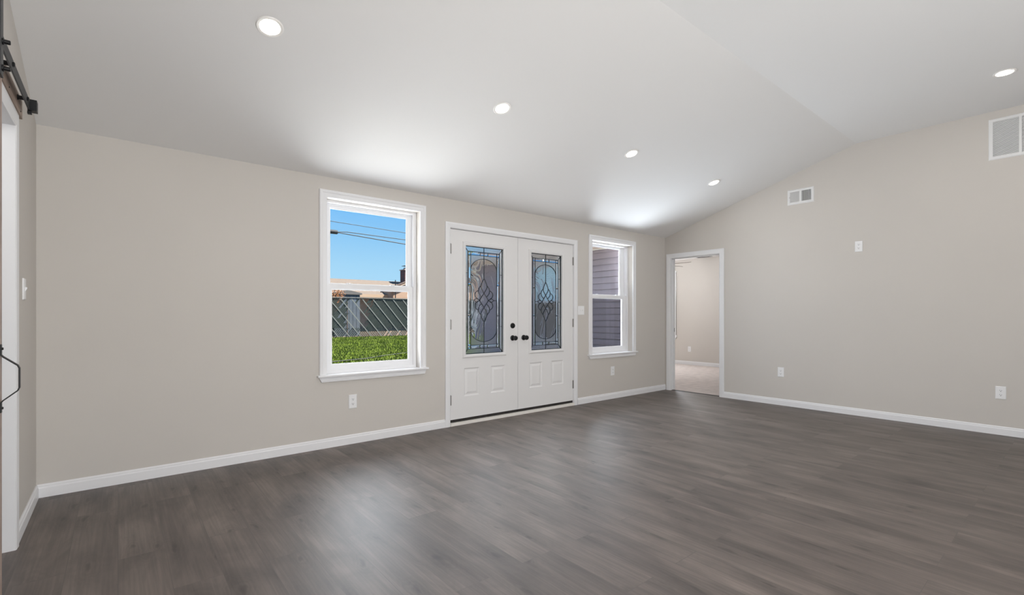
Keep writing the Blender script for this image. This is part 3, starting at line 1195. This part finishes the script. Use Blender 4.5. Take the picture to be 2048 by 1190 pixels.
o1 = make_outlet((1.617, YF, 0.375), RF, 'white outlet on the wall below the lawn view window')
for loc, rot, lab in (
        ((5.252, YF, 0.38), RF, 'white outlet on the wall below the siding view window'),
        ((XR, 2.525, 0.42), RR, 'white outlet low on the wall nearest the bedroom doorway'),
        ((XR, 0.558, 0.403), RR, 'white outlet low on the wall under the big louvered grille'),
        ((XR, 1.694, 1.93), RR, 'white outlet mounted high on the wall below the small vent'),
        ((BX1, 5.92, 0.365), RR, 'white outlet inside the bedroom above its baseboard')):
    c = copy_tree(o1)
    c.location = loc
    c.rotation_euler = (0, 0, rot)
    c['label'] = lab


def make_switch(loc, rot, gangs, label):
    r = root('light_switch', loc, rot, label, 'light switch')
    w = 0.036 + 0.023 * (gangs - 1)
    MB().bbox((-w, 0, -0.058), (w, -0.007, 0.058), 0.004).build('cover_plate', M_plate, r)
    for g_ in range(gangs):
        x = (g_ - (gangs - 1) / 2) * 0.046
        MB().prism([(-0.007, -0.011), (-0.0085, -0.011), (-0.016, 0.006), (-0.013, 0.010), (-0.007, 0.011)], 0, x - 0.005, x + 0.005).build('toggle', M_plate, r)
    return r


make_switch((4.613, YF, 1.207), RF, 2, 'wide white switch plate beside the front door casing')
make_switch((XL, 3.675, 1.285), RL, 1, 'narrow white switch plate near the barn door')

# supply register high on the vent wall
vr = root('air_register', (XR, 2.2965, 2.621), RR, 'small white two bank air register near the sloped ceiling', 'air vent')
m = MB().sweep(-0.119, 0.119, -0.064, 0.064, [(0, 0), (0, 0.007), (0.018, 0.010), (0.030, 0.003), (0.030, 0)], True)
m.box((-0.012, -0.008, -0.064), (0.012, 0.0, 0.064))
m.build('frame', M_vent, vr)
MB().box((-0.12, -0.001, -0.065), (0.12, 0.0, 0.065)).build('backing', M_ventdark, vr)
for s, ang in ((-1, -0.85), (1, 0.85)):
    m = MB()
    for i in range(10):
        x = s * (0.0185 + 0.0105 * i)
        dx, dy = 0.0045 * sin(ang) , 0.0032
        m.prism([(x - dx - .0007, -0.0015), (x - dx + .0007, -0.0015), (x + dx + .0007, -0.0015 - 2 * dy), (x + dx - .0007, -0.0015 - 2 * dy)], 2, -0.063, 0.063)
    m.build('louver_bank', M_vent, vr)
MB().box((-0.128, -0.02, -0.006), (-0.122, -0.009, 0.006)).build('lever', M_vent, vr)

# return grille
gr = root('return_grille', (XR, 0.337, 2.838), RR, 'large white louvered return grille cut by the frame edge', 'air vent')
m = MB().sweep(-0.275, 0.275, -0.168, 0.168, [(0, 0), (0, 0.007), (0.022, 0.008), (0.029, 0.003), (0.029, 0)], True)
for x in (-0.092, 0.092):
    m.box((x - 0.009, -0.0085, -0.168), (x + 0.009, 0, 0.168))
m.build('frame', M_vent, gr)
MB().box((-0.276, -0.0008, -0.169), (0.276, 0, 0.169)).build('backing', mat('grille_filter_grey', (128, 128, 128), 0.8), gr)
for a, b in ((-0.275, -0.101), (-0.083, 0.083), (0.101, 0.275)):
    m = MB()
    for i in range(27):
        z = -0.162 + 0.01245 * i
        m.prism([(-0.001, z - 0.0042), (-0.001, z - 0.0028), (-0.0072, z + 0.0036), (-0.0078, z + 0.0024)], 0, a, b)
    m.build('louver_bank', M_vent, gr)
for x in (-0.289, 0.289):
    for z in (-0.11, 0.11):
        MB().lathe([(0.004, 0), (0.003, 0.0015)], (x, -0.0055, z), '-y', 10).build('screw', M_vent, gr)

# ceiling fan in the bedroom
fc = (8.66, 5.76)
fan = root('ceiling_fan', (fc[0], fc[1], BZ), 0, 'grey blade ceiling fan in the bedroom beyond the doorway', 'ceiling fan')
MB().lathe([(0.07, 0.0), (0.065, 0.05), (0.02, 0.07), (0.013, 0.08), (0.013, 0.14)], (0, 0, 0), '-z', 24).build('canopy', M_vent, fan, smooth=True)
MB().lathe([(0.03, 0.13), (0.10, 0.15), (0.11, 0.20), (0.10, 0.26), (0.05, 0.275)], (0, 0, 0), '-z', 24).build('motor_housing', M_vent, fan, smooth=True)
for i in range(5):
    a = radians(-83.6 + 72 * i)
    R = Matrix.Rotation(a, 3, 'Z')
    q = [(0.13, -0.035), (0.20, -0.055), (0.63, -0.072), (0.70, -0.045), (0.715, 0.02), (0.68, 0.066), (0.20, 0.055), (0.13, 0.035)]
    m = MB()
    v = []
    for zz in (-0.006, 0.0):
        for (x, y) in q:
            p = R @ Vector((x, y, zz + y * 0.18 - 0.24))
            v.append(tuple(p))
    n = len(q)
    m.idx(v, [tuple(range(n))[::-1], tuple(range(n, 2 * n))] + [(j, (j + 1) % n, n + (j + 1) % n, n + j) for j in range(n)])
    m.build('blade', M_fan, fan)
MB().lathe([(0.05, 0.275), (0.10, 0.285), (0.11, 0.32), (0.08, 0.36), (0.02, 0.375)], (0, 0, 0), '-z', 24).build('added_globe', mat('added_globe_glow', (255, 252, 245), 0.3, emit=(255, 240, 220), estr=6.0), fan, smooth=True)  # unseen glowing globe added to the fan to light the bedroom
ld = bpy.data.lights.new('bedroom_fill_lamp', 'POINT')  # unseen lamp added below the fan to brighten the bedroom
ld.energy = 45
ld.color = (0.97, 0.98, 1.0)
ld.shadow_soft_size = 0.1
lo = bpy.data.objects.new('bedroom_fill_lamp', ld)
COL.objects.link(lo)
lo.parent = fan
lo.location = (0, 0, -0.46)

cv = root('ceiling_register', (10.0, 5.47, BZ), 0, 'slim white ceiling register in the bedroom', 'air vent')
MB().box((-0.06, -0.17, -0.008), (0.06, 0.17, 0.0)).build('frame', M_vent, cv)
m = MB()
for i in range(5):
    m.box((-0.045 + i * 0.02, -0.15, -0.0095), (-0.037 + i * 0.02, 0.15, -0.008))
m.build('slots', M_ventdark, cv)

# ---------------------------------------------------------------- barn door side
HX = XL + 0.020
rail = root('barn_door_rail', (XL, 3.0, 2.137), 0, 'dark flat barn door rail on a wooden header board', 'barn door rail')


def rl(mb):
    mb.v = [(a - XL, b - 3.0, c - 2.137) for a, b, c in mb.v]
    return mb


rl(MB().box((XL, 1.25, 2.137), (HX, 3.455, 2.228))).build('header_board', M_header, rail)
for y in (3.40, 3.07, 2.68):
    rl(MB().lathe([(0.004, 0.0), (0.003, 0.002)], (HX, y, 2.16), '+x', 10)).build('board_screw', M_black, rail)
rl(MB().box((-0.348, 1.3, 2.172), (-0.342, 3.425, 2.222))).build('track', M_rail, rail)
for y in (3.30, 2.885, 2.47, 2.05, 1.6):
    k = MB().lathe([(0.013, 0.0), (0.013, 0.004), (0.010, 0.005), (0.010, 0.025), (0.013, 0.027)], (HX, y, 2.197), '+x', 16)
    k.lathe([(0.010, 0.033), (0.010, 0.039), (0.007, 0.041)], (HX, y, 2.197), '+x', 6)
    rl(k).build('standoff', M_black, rail)
k = MB().box((-0.350, 3.385, 2.172), (-0.316, 3.432, 2.226))
k.box((-0.352, 3.40, 2.158), (-0.336, 3.42, 2.172))
rl(k).build('end_stop', M_black, rail)

bd = root('barn_door', (-0.323, 1.85, 0.012), 0, 'weathered wood barn door edge hanging from the dark rail', 'barn door')


def bl(mb):
    mb.v = [(a + 0.323, b - 1.85, c - 0.012) for a, b, c in mb.v]
    return mb


m = MB()
yy = 1.37
for i in range(7):
    m.box((-0.338, yy + 0.001, 0.012), (-0.314, yy + 0.1415, 2.115))
    yy += 0.1425
bl(m).build('boards', M_barn, bd)
m = MB()
for (ya, yb_, za, zb_) in ((1.37, 1.49, 0.012, 2.115), (2.2475, 2.3675, 0.012, 2.115), (1.49, 2.2475, 1.98, 2.115), (1.49, 2.2475, 1.0, 1.13), (1.49, 2.2475, 0.012, 0.16)):
    m.box((-0.314, ya, za), (-0.306, yb_, zb_))
bl(m).build('face_frame', M_barn, bd)
for y in (2.327, 1.45):
    k = MB().box((-0.306, y - 0.022, 1.946), (-0.300, y + 0.022, 2.315))
    k.box((-0.345, y - 0.022, 2.309), (-0.300, y + 0.022, 2.315))
    hgr = bl(k).build('hanger_strap', M_rail, bd)
    for z in (2.063, 1.973):
        q = MB().lathe([(0.011, 0.0), (0.011, 0.004), (0.0075, 0.005), (0.0075, 0.018), (0.006, 0.020)], (-0.300, y, z), '+x', 12)
        bl(q).build('bolt', M_black, hgr)
    q = MB().lathe([(0.046, 0.0), (0.046, 0.006), (0.040, 0.008), (0.040, 0.016), (0.046, 0.018), (0.046, 0.024)], (-0.357, y, 2.262), '+x', 24)
    bl(q).build('roller', M_black, hgr)
k = MB()
hy = 2.335
k.strap([(-0.304, hy, 1.045), (-0.304, hy, 1.010), (-0.299, hy, 1.003), (-0.264, hy, 0.972), (-0.260, hy, 0.962), (-0.260, hy, 0.896), (-0.264, hy, 0.886), (-0.299, hy, 0.855), (-0.304, hy, 0.848), (-0.304, hy, 0.815)], 0.016, 0.004)
hd = bl(k).build('pull_handle', M_black, bd)
for z in (1.03, 0.83):
    bl(MB().lathe([(0.005, 0.0), (0.004, 0.004)], (-0.302, hy, z), '+x', 10)).build('screw', M_black, hd)

# doorway behind the barn door
m = MB().sweep(LJ0, LJ1, 0.0, LJZ, [(0, 0), (0, 0.010), (0.008, 0.014), (0.05, 0.017), (0.075, 0.014), (0.075, 0)], closed=False)
lc = (LJ0 + LJ1) / 2
m.v = [(a - lc, b, c) for a, b, c in m.v]
t5 = m.build('trim_6', M_trim, loc=(XL, lc, 0), rot=RL)
struct(t5, 'white casing of the doorway behind the barn door', 'door trim')
m = MB()
hw5 = (LJ1 - LJ0) / 2
for s in (-1, 1):
    m.box((s * hw5, 0, 0), (s * (hw5 + 0.019), 0.125, LJZ))
m.box((-hw5 - 0.019, 0, LJZ), (hw5 + 0.019, 0.125, LJZ + 0.019))
m.build('jamb', M_trim, t5)
m = MB().box((XL - 1.2, 2.0, -0.12), (XL - 0.131, 3.9, 0.0))
struct(m.build('floor_hall', M_floor), 'plank floor of the hall behind the barn door', 'floor')
m = MB().box((XL - 1.3, 1.9, -0.1), (XL - 1.2, 4.0, 2.5)).box((XL - 1.2, 3.9, -0.1), (XL - 0.125, 4.0, 2.5)).box((XL - 1.2, 1.9, -0.1), (XL - 0.125, 2.0, 2.5))
struct(m.build('wall_hall', M_wall), 'pale hall walls behind the barn door', 'wall')
m = MB().box((XL - 1.3, 1.9, 2.4), (XL - 0.126, 4.0, 2.5))
struct(m.build('ceiling_hall', M_ceil), 'white hall ceiling behind the barn door', 'ceiling')
hl = bpy.data.lights.new('hall_lamp', 'POINT')
hl.energy = 7
hl.shadow_soft_size = 0.12
ho = bpy.data.objects.new('hall_lamp', hl)
COL.objects.link(ho)
ho.location = (XL - 0.65, 2.75, 2.2)

# ---------------------------------------------------------------- recessed lights
TILT = math.atan(SL)
LAMP_W = 2.0


def make_light():
    r = root('recessed_light', (0, 0, 0))
    MB().lathe([(0.052, 0.001), (0.053, 0.004), (0.066, 0.006), (0.070, 0.002), (0.070, -0.001)], (0, 0, 0), '-z', 32).build('trim_ring', M_lightring, r)
    MB().lathe([(0.0515, 0.0015), (0.0515, 0.0045), (0.03, 0.0062)], (0, 0, 0), '-z', 32).build('lens', M_lens, r)
    d = bpy.data.lights.new('recessed_lamp', 'AREA')
    d.shape = 'DISK'
    d.size = 0.10
    d.energy = LAMP_W
    d.color = (1.0, 0.955, 0.90)
    o = bpy.data.objects.new('recessed_lamp', d)
    COL.objects.link(o)
    o.parent = r
    o.location = (0, 0, -0.012)
    return r


lamp0 = make_light()
spots = [(0.65, 2.9, 'glowing round recessed light in the slope nearest the barn door'),
         (2.29, 2.9, 'glowing round recessed light in the slope before the front doors'),
         (3.92, 2.9, 'glowing recessed light, second from the vent wall along the slope'),
         (5.54, 2.9, 'glowing recessed light in the slope nearest the bedroom doorway'),
         (5.545, 0.453, 'glowing recessed light in the flat ceiling near the big grille'),
         (3.92, 0.453, 'recessed light in the flat ceiling above the viewer'),
         (2.29, 0.453, 'recessed light in the flat ceiling over the viewer')]
for i, (x, y, lab) in enumerate(spots):
    o = lamp0 if i == 0 else copy_tree(lamp0)
    slope = y > YR
    o.location = (x, y, ZF + (YF - y) * SL if slope else ZC)
    o.rotation_euler = (-TILT if slope else 0, 0, 0)
    tag(o, lab, 'ceiling light', 'recessed ceiling lights')

# ---------------------------------------------------------------- outdoors
def lawn_z(y):
    return -0.05 + (y - 11) * 0.0247


m = MB().box((-12, YF + 0.18, -0.4), (6.5, 11.2, -0.10))  # unseen pale slab, added to throw sunlight up through the windows
struct(m.build('bounce_slab', M_concrete), 'unseen pale concrete slab added to bounce sunlight indoors', 'bounce_slab')
m = MB()
for (a, b) in ((11.2, 20.6), (20.6, 60.0)):
    za, zb_ = lawn_z(a), lawn_z(min(b, 20.6))
    m.cur = 1 if a > 20 else 0
    m.face([(-25, a, za), (45, a, za), (45, b, zb_), (-25, b, zb_)])
m.cur = 0
m.face([(-25, 11.2, lawn_z(11.2)), (45, 11.2, lawn_z(11.2)), (45, 11.2, -0.5), (-25, 11.2, -0.5)])
m.box((6.5, BY1 + 0.15, -0.5), (45, 11.2, -0.06))
struct(m.build('ground', [M_soil, mat('leaf_litter', (82, 67, 54), 0.95, noise=0.35, nscale=6)]), 'sloping green lawn ground outside', 'ground')

# grass blades over the visible stretch of lawn


def grass_mat():
    mm = bpy.data.materials.new('grass_blade')
    mm.use_nodes = True
    nt = mm.node_tree
    b = nt.nodes['Principled BSDF']
    tc = nt.nodes.new('ShaderNodeTexCoord')
    n = nt.nodes.new('ShaderNodeTexNoise')
    n.inputs['Scale'].default_value = 3.0
    n.inputs['Detail'].default_value = 8
    r = nt.nodes.new('ShaderNodeValToRGB')
    r.color_ramp.elements[0].position = 0.35
    r.color_ramp.elements[1].position = 0.65
    r.color_ramp.elements[0].color = (*lin((64, 80, 18)), 1)
    r.color_ramp.elements[1].color = (*lin((108, 126, 36)), 1)
    nt.links.new(tc.outputs['Object'], n.inputs['Vector'])
    nt.links.new(n.outputs['Fac'], r.inputs[0])
    nt.links.new(r.outputs[0], b.inputs['Base Color'])
    b.inputs['Roughness'].default_value = 0.7
    b.inputs['Specular IOR Level'].default_value = 0.2
    return mm


M_grass = grass_mat()
gv, gf = [], []
rg = random.Random(3)
for i in range(76000):
    y = 11.6 + 8.8 * rg.random() ** 0.8
    x = y * (-0.06 + 0.70 * rg.random())
    z = lawn_z(y)
    a = rg.random() * 2 * pi
    h = 0.035 + 0.04 * rg.random()
    w = 0.010 + 0.008 * rg.random()
    lx, ly = (rg.random() - .5) * 0.06, (rg.random() - .5) * 0.06
    k = len(gv)
    gv += [(x - w * cos(a), y - w * sin(a), z - 0.005), (x + w * cos(a), y + w * sin(a), z - 0.005), (x + lx, y + ly, z + h)]
    gf.append((k, k + 1, k + 2))
gme = bpy.data.meshes.new('grass')
gme.from_pydata(gv, [], gf)
gme.materials.append(M_grass)
go = bpy.data.objects.new('grass', gme)
COL.objects.link(go)
tag(go, 'bright green short grass of the lawn outside', 'grass', None, 'stuff')

cb = MB().tube([(3.0, 11.5, 0.01), (5.06, 12.1, 0.02), (5.8, 12.6, 0.03), (6.58, 12.96, 0.035), (9.0, 14.2, 0.065)], 0.012, 6)
tag(cb.build('ground_cable', M_cable), 'thin dark cable lying across the lawn', 'cable')

# chain link fence with diagonal privacy slats
FY = 20.5
FZ = lambda x: 0.40 - 0.0245 * x        # ground line of the fence
FH = 1.76
fence = root('fence', (9.0, FY, FZ(9.0)), 0, 'dark green slatted chain link fence with pale diagonal bars', 'fence')


def fl(mb):
    mb.v = [(a - 9.0, b - FY, c - FZ(9.0)) for a, b, c in mb.v]
    return mb


def clip_bar(mb, xb, dirx, w, y0, y1, z_lo, z_hi, X0, X1, slope=1.19):
    """slanted flat bar crossing the height range; xb = x where it meets z_lo"""
    def at(z):
        return xb + dirx * (z - z_lo) / slope
    za, zb_ = z_lo, z_hi
    xa, xz = at(za), at(zb_)
    if max(xa, xz) < X0 or min(xa, xz) > X1:
        return
    hw2 = w / 2
    v = []
    for y in (y0, y1):
        v += [(xa - hw2, y, za), (xa + hw2, y, za), (xz + hw2, y, zb_), (xz - hw2, y, zb_)]
    mb.idx(v, [(0, 1, 2, 3), (7, 6, 5, 4), (0, 4, 5, 1), (1, 5, 6, 2), (2, 6, 7, 3), (3, 7, 4, 0)])


FX0, FX1 = -5.0, 21.0
zb0 = FZ(9.0)
m = MB()
sp = 0.088
rs = random.Random(11)
x = FX0 - 1.6
while x < FX1:
    # slats lean towards the right as they rise
    for (z0_, z1_, ww) in ((zb0 - 0.02, zb0 + 0.42, 0.046), (zb0 + 0.42, zb0 + FH - 0.04, 0.078)):
        x_at = x + (z0_ - zb0) / 1.3
        # a run of slats is missing in front of the shed
        mid = x_at + (z1_ - z0_) / 2.6
        if z0_ > zb0 + 0.2:
            # split so that holes can be left out
            nseg = 6
            for s_ in range(nseg):
                za = z0_ + (z1_ - z0_) * s_ / nseg
                zc = z0_ + (z1_ - z0_) * (s_ + 1) / nseg
                xm = x_at + ((za + zc) / 2 - z0_) / 1.3
                xa = x_at + (za - z0_) / 1.3
                if 7.62 < xm < 8.58 and rs.random() < 0.93:
                    continue
                if 7.25 < xm < 7.62 and rs.random() < 0.35:
                    continue
                if 8.58 < xm < 8.95 and (za + zc) / 2 > zb0 + 1.25 and rs.random() < 0.4:
                    continue
                clip_bar(m, xa, 1, ww, FY - 0.006, FY + 0.004, za, zc, FX0, FX1, 1.3)
        else:
            if rs.random() < 0.9:
                clip_bar(m, x_at, 1, ww, FY - 0.006, FY + 0.004, z0_, z1_, FX0, FX1, 1.3)
    x += sp
fl(m).build('privacy_slats', M_slat, fence)
x = 5.342 - 0.487 * 20
while x < FX1 + 1:
    k = MB()
    clip_bar(k, x, -1, 0.052, FY - 0.020, FY - 0.010, zb0 + 0.02, zb0 + FH - 0.05, FX0 + 1.4, FX1 - 0.1, 1.19)
    if k.v:
        fl(k).build('pale_bar', M_wire, fence)
    x += 0.487
m = MB().tube([(FX0, FY - 0.03, zb0 + FH - 0.02), (FX1, FY - 0.03, zb0 + FH - 0.02)], 0.012, 6)
x = FX0
while x < FX1:
    m.tube([(x, FY, zb0 + FH - 0.05), (x + 0.035, FY, zb0 + FH + 0.02), (x + 0.07, FY, zb0 + FH - 0.05)], 0.007, 4)
    x += 0.075
fl(m).build('top_wire', M_topwire, fence)
m = MB()
x = FX0
while x < FX1 - 1.6:
    m.tube([(x, FY + 0.010, zb0), (x + 1.6, FY + 0.010, zb0 + FH - 0.05)], 0.0025, 3)
    m.tube([(x + 1.6, FY + 0.014, zb0), (x, FY + 0.014, zb0 + FH - 0.05)], 0.0025, 3)
    x += 0.09
fl(m).build('mesh_wire', M_topwire, fence)
for px in (-3.8, -1.2, 1.4, 4.0, 6.6, 11.2, 13.8, 16.4, 19.0):
    fl(MB().tube([(px, FY + 0.05, zb0 - 0.3), (px, FY + 0.05, zb0 + FH)], 0.03, 10)).build('post', M_wire, fence)

# shed behind the fence
sh = root('garden_shed', (8.14, 22.3, 0.16), 0, 'blue grey shed standing behind the fence gap', 'shed')
m = MB()
for i in range(7):
    m.box((-0.60 + i * 0.17, -0.55, 0.0), (-0.60 + i * 0.17 + 0.155, 0.5, 1.95))
m.box((-0.60, -0.52, 0.0), (0.575, 0.5, 1.95))
m.build('wall_boards', M_shed, sh)
MB().prism([(-0.68, 1.95), (0.66, 1.95), (0.66, 2.02), (0.0, 2.16), (-0.68, 2.02)], 1, -0.62, 0.58).build('roof', mat('shed_roof', (96, 92, 90), 0.8), sh)
MB().box((-0.03, -0.56, 0.1), (0.0, -0.555, 1.85)).build('door_gap', M_brown, sh)

# autumn shrub
sb = root('shrub', (6.95, 21.15, 0.17), 0, 'brown leaved autumn shrub rising over the fence', 'shrub')
m = MB()
rb = random.Random(5)
ends = []
for i in range(46):
    a = rb.random() * 2 * pi
    l = 1.5 + 0.75 * rb.random()
    s_ = 0.16 + 0.16 * rb.random()
    p = [(0.05 * cos(a), 0.05 * sin(a), 0), (s_ * l * 0.5 * cos(a), s_ * 0.3 * l * sin(a), l * 0.55), (s_ * l * 1.3 * cos(a), s_ * l * 0.6 * sin(a), l)]
    m.tube(p, 0.010, 4)
    ends.append(p)
m.build('stems', M_twig, sb)
m = MB()
for i in range(2600):
    p = rb.choice(ends)
    t = 0.35 + 0.68 * rb.random()
    q = Vector(p[1]).lerp(Vector(p[2]), t * 1.2 - 0.2) + Vector([(rb.random() - .5) * 0.22 for _ in range(3)])
    u = Vector([rb.random() - .5 for _ in range(3)]).normalized()
    w_ = u.orthogonal().normalized()
    m.face([q - u * 0.03, q + w_ * 0.016, q + u * 0.03, q - w_ * 0.016])
m.build('leaves', M_leaf, sb)

# neighbouring house
nh = root('neighbor_house', (13.0, 30.0, 0.18), 0, 'low tan roofed house beyond the fence with a brick chimney', 'house')


def hl_(mb):
    mb.v = [(a - 13.0, b - 30.0, c - 0.18) for a, b, c in mb.v]
    return mb


hl_(MB().box((-11, 28.6, 0.18), (26, 35.4, 2.4))).build('wall', M_hwall, nh)
hl_(MB().prism([(27.9, 2.42), (32.0, 3.60), (36.1, 2.42), (36.1, 2.30), (32.0, 3.48), (27.9, 2.30)], 0, -11.5, 26.5)).build('roof', M_roof, nh)
hl_(MB().box((-11.5, 27.86, 2.24), (26.5, 27.90, 2.43))).build('fascia', mat('fascia_tan', (176, 150, 126), 0.7), nh)
hl_(MB().box((-11.5, 27.9, 2.26), (26.5, 28.7, 2.30))).build('eave_soffit', M_brown, nh)
# porch gable in front
gw = hl_(MB().prism([(12.95, 2.2), (20.2, 2.2), (20.2, 2.9), (16.6, 4.1), (12.95, 2.72)], 1, 27.1, 28.55)).build('porch_gable', mat('gable_tan', (170, 140, 118), 0.8, noise=0.05), nh)
m = MB()
for s, (xe, ze) in ((1, (12.25, 2.62)), (-1, (20.9, 2.72))):
    m.idx([(xe, 26.9, ze), (16.6, 26.9, 4.40), (16.6, 27.4, 4.40), (xe, 27.4, ze), (xe, 26.9, ze - 0.09), (16.6, 26.9, 4.31), (16.6, 27.4, 4.31), (xe, 27.4, ze - 0.09)],
          [(0, 1, 2, 3), (7, 6, 5, 4), (0, 4, 5, 1), (1, 5, 6, 2), (2, 6, 7, 3), (3, 7, 4, 0)])
hl_(m).build('porch_roof', M_brown, nh)
ch = hl_(MB().box((15.64, 30.9, 3.0), (16.44, 31.6, 4.36))).build('chimney', M_brick, nh)
hl_(MB().box((15.59, 30.85, 4.36), (16.49, 31.65, 4.42)).box((15.81, 31.05, 4.42), (16.29, 31.45, 4.56))).build('chimney_cap', mat('clay_flue', (170, 150, 138), 0.8), ch)
hl_(MB().box((15.71, 30.95, 4.67), (16.39, 31.55, 4.69)).box((15.84, 31.1, 4.56), (15.86, 31.12, 4.67)).box((16.24, 31.1, 4.56), (16.26, 31.12, 4.67))).build('rain_cover', M_cable, ch)
hl_(MB().tube([(13.02, 26.95, 2.2), (13.02, 26.95, 3.30)], 0.03, 8)).build('vent_pipe', M_cable, nh)

# overhead utility lines


def sag_line(x0, z0, x1, z1, sag=0.0, y=22.0):
    pts = []
    for k in range(21):
        t = k / 20
        pts.append((x0 + (x1 - x0) * t, y, z0 + (z1 - z0) * t - 4 * sag * t * (1 - t)))
    return pts


def line_through(a, b, ext0, ext1):
    d = (b[1] - a[1]) / (b[0] - a[0])
    return (ext0, a[1] + (ext0 - a[0]) * d, ext1, a[1] + (ext1 - a[0]) * d)


L1 = line_through((7.42, 5.43), (11.18, 5.30), -14, 34)
tag(MB().tube(sag_line(*L1), 0.014, 6).build('utility_line', M_cable), 'topmost thin overhead wire crossing the sky', 'overhead wire', 'overhead wires')
pts = [(7.80, 21.95, 4.965), (8.2, 21.95, 5.005), (8.6, 21.95, 4.998), (11.18, 21.95, 4.94), (34, 21.95, 4.43)]
tag(MB().tube(pts, 0.018, 6).build('utility_line', M_cable), 'middle overhead wire leaving the black splice case', 'overhead wire', 'overhead wires')
pts = [(7.80, 22.05, 4.955), (8.0, 22.05, 4.94), (11.18, 22.05, 4.74), (34, 22.05, 3.9)]
tag(MB().tube(pts, 0.022, 6).build('utility_line', M_cable), 'lowest and thickest overhead wire', 'overhead wire', 'overhead wires')
pts = [(6.9, 22.0, 4.96), (0, 22.0, 5.15), (-14, 22.0, 5.6)]
tag(MB().tube(pts, 0.022, 6).build('utility_line', M_cable), 'overhead wire beyond the splice case, hidden by the window casing', 'overhead wire', 'overhead wires')
k = MB()
k.lathe([(0.02, 0.0), (0.085, 0.02), (0.095, 0.06), (0.095, 0.86), (0.06, 0.90), (0.02, 0.92)], (6.88, 22.0, 4.955), '+x', 14)
tag(k.build('splice_case', M_cable), 'thick black splice case hung on the overhead wires', 'splice case')
